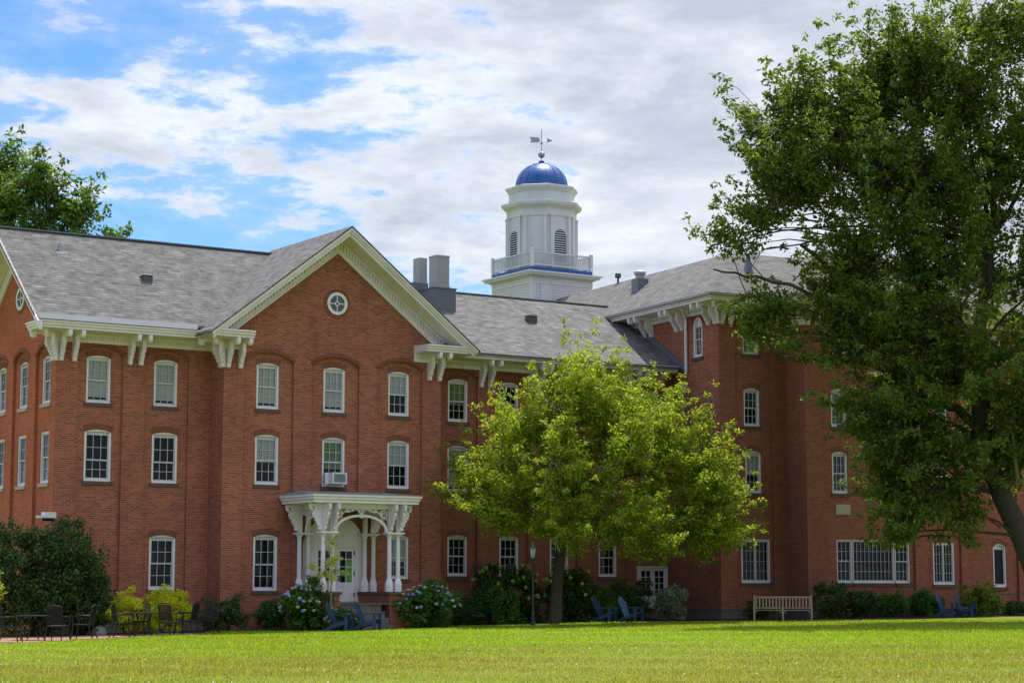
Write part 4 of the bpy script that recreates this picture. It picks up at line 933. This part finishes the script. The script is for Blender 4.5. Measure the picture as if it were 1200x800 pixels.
bt = tree('maple_tree', 'huge dark green maple reaching past the top edge at the right', 'tree', tuple(TB),
     [IR(.75,0,.0),IR(.6,0,.7),IR(.25,0,2.0),IR(-.25,0,3.3),IR(-1.0,0,4.9),IR(-1.7,0,7.0),IR(-1.7,0,10.0),IR(-1.2,0,14.0)], [.75,.52,.44,.41,.36,.30,.24,.14], lob_b, LM_b, 70, .50, .185, 23, keep_b, twigs=900, feather=dict(length=(1.1,2.8), step=.40, lift=.5, dens=1.85))
rng_ = random.Random(5)
b = MB()
for pts, r0, r1 in (([IR(-1.2,0,4.8),IR(-.2,-.4,6.4),IR(.4,-.5,9),IR(.8,0,13)], .30,.12), ([IR(0,0,2.4),IR(.9,0,4.5),IR(1.3,0,7),IR(2.2,0,11)], .34,.14),
        ([IR(-1.4,0,8.0),IR(-3.6,-.2,10.2),IR(-5.6,0,12.0),IR(-8.0,.2,14.0)], .22,.07), ([IR(-1.4,0,9.4),IR(-3.0,0,12.2),IR(-4.6,.3,15.0),IR(-5.4,.3,18.5)], .22,.06),
        ([IR(-1.4,0,8.8),IR(-4.8,0,10.9),IR(-7.4,0,12.0),IR(-9.6,.2,12.8),IR(-11.2,.2,13.1)], .13,.03), ([IR(-1.2,-.2,12),IR(-1.0,0,16),IR(-1.8,.2,20)], .16,.04),
        ([IR(-3.4,-.6,8.2),IR(-5.6,-.2,9.7),IR(-7.0,.1,9.75),IR(-8.6,.2,9.85),IR(-9.2,.2,10.3),IR(-9.5,.2,11.6)], .13,.04), ([IR(-1.5,0,7.0),IR(-2.6,-.3,8.0),IR(-3.4,-.6,8.2)], .20,.13),
        ([IR(-1.4,0,8.6),IR(-5.0,.1,11.1),IR(-8.4,.1,11.6),IR(-10.0,.1,12.1),IR(-11.0,.1,14.4)], .06,.012),([IR(-8.6,.1,11.7),IR(-9.8,.1,13.2),IR(-10.3,.1,14.2)], .03,.01)):
    pts = [Vector(p) for p in pts]; n = 4; sm = []
    for i in range(len(pts)-1):
        for k in range(n): sm.append(pts[i].lerp(pts[i+1], k/n)+Vector((rng_.gauss(0,.05),rng_.gauss(0,.05),rng_.gauss(0,.05))))
    sm.append(pts[-1]); b.tube(sm, [r0+(r1-r0)*i/(len(sm)-1) for i in range(len(sm))], 8)
part('branch', b, 'bark', bt, smooth=True)
b = MB()
for pts in ([IR(-.7,-1.2,5.3),IR(-.8,-1.2,6.6),IR(-.9,-1.2,7.6),IR(-1.1,-1.2,9.0)],[IR(-.9,-1.2,7.0),IR(-.4,-1.2,8.6),IR(-.1,-1.2,10.0)]): b.tube(pts,[.08,.07,.05,.03] if len(pts)==4 else [.06,.045,.03],6)
part('dead_branch', b, 'bark_pale', bt, smooth=True)

# --- trees behind the left wing
def bgt(name, label, base, lobes, seed, H):
    x,y,z = base
    tree(name, label, 'tree', base, [(x,y,z-.2),(x+.1,y,z+3),(x,y,z+8),(x+.2,y,z+H)], [.55,.45,.36,.16], lobes, LM_bg, 60, .60, .26, seed, twigs=170, feather=dict(length=(.8,1.8), step=.42, lift=.3, dens=1.9))
bx_, by_ = 32.3, 90.5
def BGL(dx,dz,r,n,dd=0,rz=None): return (bx_+rx_*dx+math.cos(TH)*dd, by_+ry_*dx+math.sin(TH)*dd, dz, r, r, rz or r*.85, n)
bgt('background_tree', 'dark leafy tree rising behind the left wing roof, its branch reaching right', (32.6,90.2,.1), [BGL(.2,19.9,1.5,24),BGL(1.7,19.0,1.4,24),BGL(.2,17.3,2.0,36),BGL(2.2,16.8,1.7,30),BGL(1.0,15.4,2.6,44),BGL(3.5,17.3,.8,6,0,.6),BGL(3.0,15.8,1.5,20)], 41, 16)
bgt('background_tree', 'dark leafy tree behind the left wing cut by the left picture edge', (29.0,93.5,.1), [BGL(-2.2,21.2,1.5,20,2),BGL(-3.2,18.8,2.2,44,2),BGL(-1.6,19.5,1.1,13,2),BGL(-2.0,17.0,2.0,34,2),BGL(-5,18.0,2.6,44,2)], 47, 17)

# --- shrubs
def shrub(name, label, cat, x, y, rx, ry, h, mat, n, rad, size, seed, group=None, stems=True, flat=.8, cz=None, up=.35):
    z = gz(x); root = thing(name, label, cat, (x,y,z), 0, group, True)
    lobes = [(x,y,z+h*.48,rx*.82,ry*.82,h*.50,n)]
    cl = lobe_clusters(lobes, seed, lambda a,b_,c: c > z+.05, 3.2)
    v, k = leaves(cl, 95, rad*1.15, size*1.15, seed+1, flat, up); me = np_mesh('foliage', v, k, 4); me.materials.append(mat); link('foliage', me, root)
    b = MB(); r = random.Random(seed)
    for i in range(7):
        c = cl[r.randrange(len(cl))]; b.tube([(x+r.uniform(-.15,.15),y+r.uniform(-.15,.15),z-.05),((x+c[0])/2,(y+c[1])/2,z+(c[2]-z)*.6),tuple(c)],[.03,.022,.01],5)
    part('stem', b, 'bark', root); return root, cl
S = shrub
S('shrub','large dark rounded evergreen shrub at the left corner behind the first patio table','shrub',24.0,65.2,2.5,1.3,3.75,LM_dk,240,.36,.12,61)
S('shrub','dark evergreen shrub spilling right of the large corner shrub, under the blank wall','shrub',25.4,65.3,1.3,1.0,2.7,LM_dk,110,.34,.12,62)
S('yellow_shrub','smaller golden yellow shrub, left one, behind the black patio chairs','shrub',26.75,64.6,.80,.6,1.42,LM_yl,60,.16,.075,63,'yellow shrubs below the ground floor window')
S('yellow_shrub','wider golden yellow shrub directly under the ground floor window','shrub',28.55,65.5,1.05,.66,1.50,LM_yl,84,.16,.075,64,'yellow shrubs below the ground floor window')
S('shrub','low dark clipped shrub right of the golden shrubs','shrub',30.5,64.9,1.05,.62,1.15,LM_dk,60,.2,.08,65)
S('shrub','low dark clipped shrub touching the left hydrangea','shrub',32.15,64.9,.75,.6,1.1,LM_dk,48,.2,.08,66)
def hydrangea(label, x, y, rx, ry, h, seed, cols, nf):
    root, cl = S('hydrangea', label, 'hydrangea', x, y, rx, ry, h, LM_hy, 70, .24, .14, seed, 'hydrangeas either side of the porch')
    r = random.Random(seed); z = gz(x); meshes = []
    for c in cols:
        m = plain('petal', c, .7, .2, 0, .2, 30); b = MB()
        for i in range(60):
            d = Vector((r.gauss(0,1),r.gauss(0,1),r.gauss(0,1))).normalized()*.062; t = d.orthogonal().normalized()*.02; q = d.cross(t).normalized()*.02
            b.add([d-t-q,d+t-q,d+t+q,d-t+q],[(0,1,2,3)])
        b.lathe([(.01,-.05),(.045,-.03),(.055,0),(.045,.03),(.01,.05)],8); meshes.append(b.mesh('flower_head', m))
    i = 0
    while i < nf:
        th = r.uniform(0, 2*math.pi); ph = r.uniform(-.15, 1.3)
        d = (math.cos(th)*math.cos(ph), math.sin(th)*math.cos(ph), math.sin(ph))
        if d[0]*math.cos(TH)+d[1]*math.sin(TH) > .25: continue
        zf = h*.5+d[2]*h*.5; 
        if r.random() < (zf/h-.35): continue
        o = link('flower_head', meshes[r.randrange(len(meshes))], root, (d[0]*rx*1.0, d[1]*ry*1.0, zf*.98)); s = r.uniform(.75,1.15); o.scale = (s,s,s*.8); i += 1
BLU, CRM, LIL, WHT, ROS = (.16,.22,.50), (.36,.37,.22), (.32,.30,.50), (.46,.46,.36), (.38,.27,.24)
hydrangea('hydrangea with pale blue, lilac and cream heads left of the porch behind the sapling', 33.15,63.9,1.05,.75,1.62, 71, [BLU,CRM,LIL,WHT,LIL], 46)
hydrangea('rounded hydrangea with blue and cream flower heads right of the porch', 37.75,63.4,1.25,.8,1.55, 73, [BLU,BLU,CRM,CRM,WHT], 44)
hydrangea('low patch of lilac and pinkish flowers at the foot of the sapling hydrangea', 34.0,63.1,.62,.3,.62, 75, [LIL,ROS,WHT], 20)
S('shrub','dark spreading evergreen shrub between the right hydrangea and the lamp post','shrub',40.4,64.9,1.15,.8,1.15,LM_dk,70,.22,.08,81)
S('shrub','mid green shrub just left of the lamp post','shrub',41.6,64.3,.9,.7,1.3,LM_hy,50,.22,.1,82)
def rhodo(label, x, y, rx, ry, h, seed, nf):
    root, cl = S('rhododendron', label, 'shrub', x,y,rx,ry,h, LM_dk, 84, .26,.14, seed)
    r = random.Random(seed); m = plain('yellow_bloom', (.38,.42,.08), .7, .2, 0, .2, 30); b = MB()
    for i in range(50):
        d = Vector((r.gauss(0,1),r.gauss(0,1),r.gauss(0,1))).normalized()*.065; t = d.orthogonal().normalized()*.022; q = d.cross(t).normalized()*.022; b.add([d-t-q,d+t-q,d+t+q,d-t+q],[(0,1,2,3)])
    me = b.mesh('flower_head', m); i = 0
    while i < nf:
        th = r.uniform(0, 2*math.pi); ph = r.uniform(-.2, 1.2); d = (math.cos(th)*math.cos(ph), math.sin(th)*math.cos(ph), math.sin(ph))
        if d[0]*math.cos(TH)+d[1]*math.sin(TH) > .2: continue
        link('flower_head', me, root, (d[0]*rx,d[1]*ry,h*.5+d[2]*h*.5)); i += 1
rhodo('tall dark shrub with yellow-green blooms behind the lamp post', 42.6,65.6,1.7,.8,2.35, 83, 26)
rhodo('dark shrub with yellow-green blooms right of the tree trunk', 45.2,65.2,1.2,.8,2.2, 84, 13)
S('shrub','low green shrub left of the pair of blue chairs beneath the tree','shrub',46.3,64.7,.8,.6,1.35,LM_hy,42,.22,.1,85)
S('shrub','dark shrub behind the pair of blue chairs beneath the tree','shrub',48.2,65.4,1.1,.8,1.55,LM_dk,56,.24,.1,86)
r_, cl_ = S('shrub','loose shrub with pale leaf tips in front of the french door','shrub',48.95,63.7,.6,.55,1.35,leaf_mat('leaf_pale',(.10,.15,.09),(.30,.36,.26),.3),44,.2,.1,87)
def LB(lu, lv): c, s = math.cos(RZ), math.sin(RZ); return (51.21+lu*c-lv*s, 63.35+lu*s+lv*c)
for lu, lv, rx, h, lab, sd_ in ((1.0,-1.2,.75,.75,'small dark shrub behind the left end of the bench',91),(3.7,-2.4,1.2,1.5,'tall dark shrub behind the right end of the bench',92),(5.1,-2.3,.9,1.15,'dark shrub under the left side of the wide window',93),
        (6.6,-2.2,.7,.95,'small green shrub under the middle of the wide window',94),(8.2,-2.2,.75,.95,'small green shrub under the right end of the wide window',95),(8.9,-1.9,.6,.85,'low green shrub next to the far right blue chairs',96)):
    x, y = LB(lu, lv); S('shrub', lab, 'shrub', x, y, rx, .6, h, LM_dk if sd_ < 94 else LM_hy, 46, .22, .09, sd_)
x, y = LB(10.15,-3.5); S('yew_shrub','rounded yew with yellow-green new tips right of the far blue chairs','shrub',x,y,1.15,.9,1.35,leaf_mat('leaf_yew',(.03,.07,.015),(.22,.26,.03),.3),84,.2,.08,97)
x, y = LB(12.6,-2.6); S('shrub','low bluish ground shrub right of the rounded yew','shrub',x,y,.8,.5,.55,LM_dk,30,.18,.08,98)
S('small_tree','light yellow-green bush just inside the left picture edge','shrub',20.45,62.0,1.2,1.0,3.2,LM_c,70,.3,.12,99)
# sapling
sb_ = Vector((33.35,62.6,gz(33.35)))
tree('sapling', 'thin young tree with sparse pale yellow-green leaves before the porch', 'tree', tuple(sb_),
     [(33.35,62.6,.1),(33.36,62.6,1.0),(33.37,62.6,2.2),(33.40,62.6,3.35)], [.028,.024,.018,.008],
     [(33.38,62.6,2.05,.62,.5,.22,13),(33.40,62.6,2.6,.28,.28,.3,7),(33.42,62.6,3.15,.18,.18,.34,5),(32.75,62.7,2.35,.16,.16,.16,3),(33.9,62.5,2.1,.2,.2,.12,3)], LM_sap, 34, .15, .095, 31, twigs=22, bark='bark_pale')

# ================================================================== FURNITURE
def patio_chair(label, grp):
    t = thing('patio_chair', label, 'chair', (0,0,0), 0, grp); S_ = 1.06
    b = MB(); pts = [(-.24,.02),(.24,.02),(.25,.46),(-.25,.46)]
    b.poly([(-.25,-.24,.44),(.25,-.24,.44),(.23,.22,.42),(-.23,.22,.42)], .035); link('seat', b.mesh('seat', M['black']), t)
    b = MB(); top = [(-.24,.93),(-.20,.97),(-.10,.985),(0,1.0),(.10,.985),(.20,.97),(.24,.93)]
    yb = lambda z: .22+(z-.42)*.20
    b.tube([(-.23,yb(.42),.42)]+[(x,yb(z),z) for x,z in top]+[(.23,yb(.42),.42)], .018, 6); bk = link('backrest', b.mesh('backrest', M['black']), t)
    b = MB()
    for i in range(12): x = -.20+.40*i/11; b.bar((x,yb(.46),.46),(x,yb(.93),.93+.04*(1-abs(x)/.2)),.016,.014)
    for i in range(14): z = .47+.035*i; b.bar((-.23,yb(z),z),(.23,yb(z),z),.013,.012)
    b.add([(-.225,yb(.5)+.004,.5),(.225,yb(.5)+.004,.5),(.225,yb(.95)+.004,.95),(-.225,yb(.95)+.004,.95)],[(0,1,2,3)]) if False else None
    link('lattice', b.mesh('lattice', M['black']), bk, (0,0,0))
    for s in (-1,1):
        b = MB(); b.tube([(s*.26,yb(.66),.68),(s*.28,.05,.69),(s*.28,-.22,.68),(s*.27,-.27,.64)], .02, 6); b.box(*sorted((s*.25,s*.31)),-.24,-.05,.69,.705); link('armrest', b.mesh('armrest', M['black']), t)
        b = MB(); b.tube([(s*.27,-.26,.65),(s*.255,-.24,.43),(s*.26,-.27,.2),(s*.28,-.30,0)], .019, 6); link('leg', b.mesh('leg', M['black']), t)
        b = MB(); b.tube([(s*.235,.22,.43),(s*.24,.26,.22),(s*.25,.36,0)], .019, 6); link('leg', b.mesh('leg', M['black']), t)
    return t
def cam_rot(deg): return TH-math.pi/2+R(deg)      # 0 = chair faces the viewer, +90 = faces the viewer's right
specs = [((20.5,58.4),90,'black metal patio chair cut by the left picture edge'),((22.3,59.3),172,'black metal patio chair seen from behind at the left table'),
  ((23.75,60.9),-95,'black metal patio chair in profile, right of the left table, facing left'),((25.3,61.5),85,'black metal patio chair in profile at the left of the second table, facing right'),
  ((27.0,64.0),8,'black metal patio chair behind the second table, facing the lawn'),((27.15,62.0),150,'black metal patio chair seen from behind at the right of the second table'),
  ((27.95,62.5),-105,'black metal patio chair turned left beside the one seen from behind'),((28.95,63.0),-12,'last black metal patio chair on the right, next to the dark hedge')]
c0 = patio_chair(specs[0][2], 'black metal patio chairs')
for i, ((x,y),a,lab) in enumerate(specs):
    if i == 0: o = c0
    else: o = copy_tree(c0, None, label=lab)
    o.location = (x,y,gz(x)+.016); o.rotation_euler = (0,0,cam_rot(a)); o.scale = (1.05,1.05,1.05)
def patio_table(label, x, y):
    t = thing('patio_table', label, 'table', (x,y,gz(x)+.016), 0, 'black metal patio tables')
    b = MB(); b.lathe([(.52,.72),(.53,.735),(.52,.75),(.50,.75)],28); link('table_top', b.mesh('table_top', M['black']), t)
    for k in range(4):
        a = math.pi/4+k*math.pi/2; b = MB(); b.tube([(.40*math.cos(a),.40*math.sin(a),.72),(.22*math.cos(a),.22*math.sin(a),.45),(.26*math.cos(a),.26*math.sin(a),.2),(.42*math.cos(a),.42*math.sin(a),0)],.019,6); link('leg', b.mesh('leg', M['black']), t)
    b = MB(); b.lathe([(.21,.44),(.225,.45),(.21,.46)],20); link('stretcher', b.mesh('stretcher', M['black']), t)
patio_table('left black round patio table in front of the big corner shrub', 21.9,60.3)
patio_table('right black round patio table in front of the golden shrubs', 26.5,62.9)
b = MB(); r = random.Random(4)
for (rx,rz,k) in ((.40,.30,1),):
    n, m_ = 14, 7
    b.v = [(rx*.6*math.sin(math.pi*j/(m_))*math.cos(2*math.pi*i/n)*(1+.12*r.random()), .2*math.sin(math.pi*j/m_)*math.sin(2*math.pi*i/n), rz*.75*math.cos(math.pi*j/m_)*(1+.1*r.random())) for j in range(m_+1) for i in range(n)]
    b.f = [(j*n+i,j*n+(i+1)%n,(j+1)*n+(i+1)%n,(j+1)*n+i) for j in range(m_) for i in range(n)]
o = part('boulder', b, 'rock', None, (25.75,64.6,.12), smooth=True); tag(o, 'small rounded grey boulder in the bed between the two patio tables', 'rock')

def adirondack(label):
    t = thing('adirondack_chair', label, 'chair', (0,0,0), 0, 'blue adirondack chairs'); mm = M['adir']
    b = MB()                                             # faces -Y
    for i in range(6): y0 = -.28+.095*i; z0 = .37-.028*i*1.1; b.bar((-.27,y0,z0),(.27,y0,z0),.082,.022)
    link('seat', b.mesh('seat', mm), t)
    b = MB()
    for i in range(6):
        x = -.225+.09*i; h = 1.0-.10*abs(i-2.5)**1.5/2.2; f = .25
        b.bar((x*.92,.20,.22),(x*1.12,.20+(h-.22)*.42,h),.082,.022,(0,-1,.4))
    for z in (.35,.78): y = .20+(z-.22)*.42+.03; b.bar((-.26,y,z),(.26,y,z),.05,.03)
    link('backrest', b.mesh('backrest', mm), t)
    for s in (-1,1):
        b = MB(); b.poly([(s*.27,-.34,.57),(s*.41,-.34,.57),(s*.38,.42,.57),(s*.30,.42,.57)] if s>0 else [(s*.41,-.34,.57),(s*.27,-.34,.57),(s*.30,.42,.57),(s*.38,.42,.57)], .025); link('armrest', b.mesh('armrest', mm), t)
        b = MB(); b.box(*sorted((s*.30,s*.34)),-.33,-.22,0,.545); link('leg', b.mesh('leg', mm), t)
        b = MB(); b.prism([(-.30,.25),(-.30,.38),(-.1,.34),(.50,.08),(.55,0),(.42,0),(.25,.10)], lambda a,z,d: (s*.28+d,a,z), -.018,.018); link('leg', b.mesh('leg', mm), t)
    return t
asp = [((33.55,62.2),78,'left of the two blue adirondack chairs before the porch steps'),((34.6,62.1),76,'right of the two blue adirondack chairs before the porch steps'),
  ((45.55,63.3),62,'left of the two blue adirondack chairs under the broad tree'),((46.4,62.8),60,'right of the two blue adirondack chairs under the broad tree'),
  (LB(7.8,-4.3),60,'left dark blue adirondack chair beside the rounded yew at far right'),(LB(8.65,-4.4),62,'right dark blue adirondack chair, half hidden by the rounded yew')]
a0 = adirondack(asp[0][2])
for i, ((x,y),a,lab) in enumerate(asp):
    o = a0 if i == 0 else copy_tree(a0, None, label=lab)
    o.location = (x,y,gz(x)); o.rotation_euler = (0,0,cam_rot(a)); 
    if i >= 4: o.scale = (.95,.95,.95)

def bench():
    t = thing('garden_bench', 'weathered slatted wooden bench on the lawn edge before the tree-shaded brick block', 'bench')
    Lh = 1.06; b = MB()
    for i in range(5): y = -.26+.1*i; b.box(-Lh,Lh,y-.035,y+.035,.41,.43)
    link('seat', b.mesh('seat', M['teak']), t)
    b = MB(); yb = lambda z: .24+(z-.43)*.18
    b.bar((-Lh,yb(.90),.90),(Lh,yb(.90),.90),.05,.07); b.bar((-Lh,yb(.50),.50),(Lh,yb(.50),.50),.04,.05)
    for i in range(17): x = -Lh+.07+(2*Lh-.14)*i/16; b.bar((x,yb(.5),.5),(x,yb(.88),.88),.055,.015,(0,1,0))
    link('backrest', b.mesh('backrest', M['teak']), t)
    for s in (-1,1):
        b = MB(); b.bar((s*Lh,-.30,.64),(s*Lh,yb(.64),.64),.065,.03); link('armrest', b.mesh('armrest', M['teak']), t)
    for x in (-Lh,0,Lh):
        b = MB(); b.box(x-.03,x+.03,-.31,-.25,0,.62 if x else .41); link('leg', b.mesh('leg', M['teak']), t)
        b = MB(); b.bar((x,.26,0),(x,.26,.43),.06); b.bar((x,.26,.43),(x,yb(.98 if x else .88),.98 if x else .88),.06); b.box(x-.02,x+.02,-.25,.24,.33,.40); link('leg', b.mesh('leg', M['teak']), t)
        if x == 0 or True:
            b = MB(); 
            for s in (-1,1):
                if abs(x+s*.12) < Lh: b.bar((x,-.28,.30),(x+s*.12,-.28,.40),.03,.03)
            link('brace', b.mesh('brace', M['teak']), t)
    return t
bo = bench(); bo.location = (50.3,58.6,gz(50.3)); bo.rotation_euler = (0,0,cam_rot(-8))

lp = thing('lamp_post', 'black lamp post with a pale glass lantern standing before the tree', 'lamp post', (41.6,62.4,gz(41.6)))
b = MB(); b.lathe([(.10,0),(.10,.10),(.075,.16),(.07,.45),(.05,.50),(.045,2.35),(.06,2.38),(.06,2.42),(.03,2.46)],12); link('pole', b.mesh('pole', M['lamp_black']), lp)
b = MB(); b.lathe([(.07,2.45),(.125,2.78)],6); link('lantern', b.mesh('lantern', M['milk']), lp)
b = MB(); b.lathe([(.09,2.42),(.09,2.455)],6)
for k in range(6): a = k*math.pi/3; b.bar((.072*math.cos(a),.072*math.sin(a),2.45),(.128*math.cos(a),.128*math.sin(a),2.78),.014)
link('lantern_frame', b.mesh('lantern_frame', M['lamp_black']), lp)
b = MB(); b.lathe([(.155,2.775),(.15,2.80),(.07,2.90),(.05,2.96),(.03,2.97),(.03,3.01),(.012,3.06)],12); link('cap', b.mesh('cap', M['metal']), lp)

# handrail beside the far right door steps
x, y = LB(13.5,-1.7); hr = thing('handrail', 'low black iron handrail against the wall beyond the rounded yew', 'handrail', (x,y,gz(x)), RZ)
b = MB(); b.bar((-1.0,0,.85),(1.2,0,.85),.05); link('rail', b.mesh('rail', M['lamp_black']), hr)
for xx in (-1.0,.1,1.15): b = MB(); b.bar((xx,0,0),(xx,0,.85),.04); link('post', b.mesh('post', M['lamp_black']), hr)
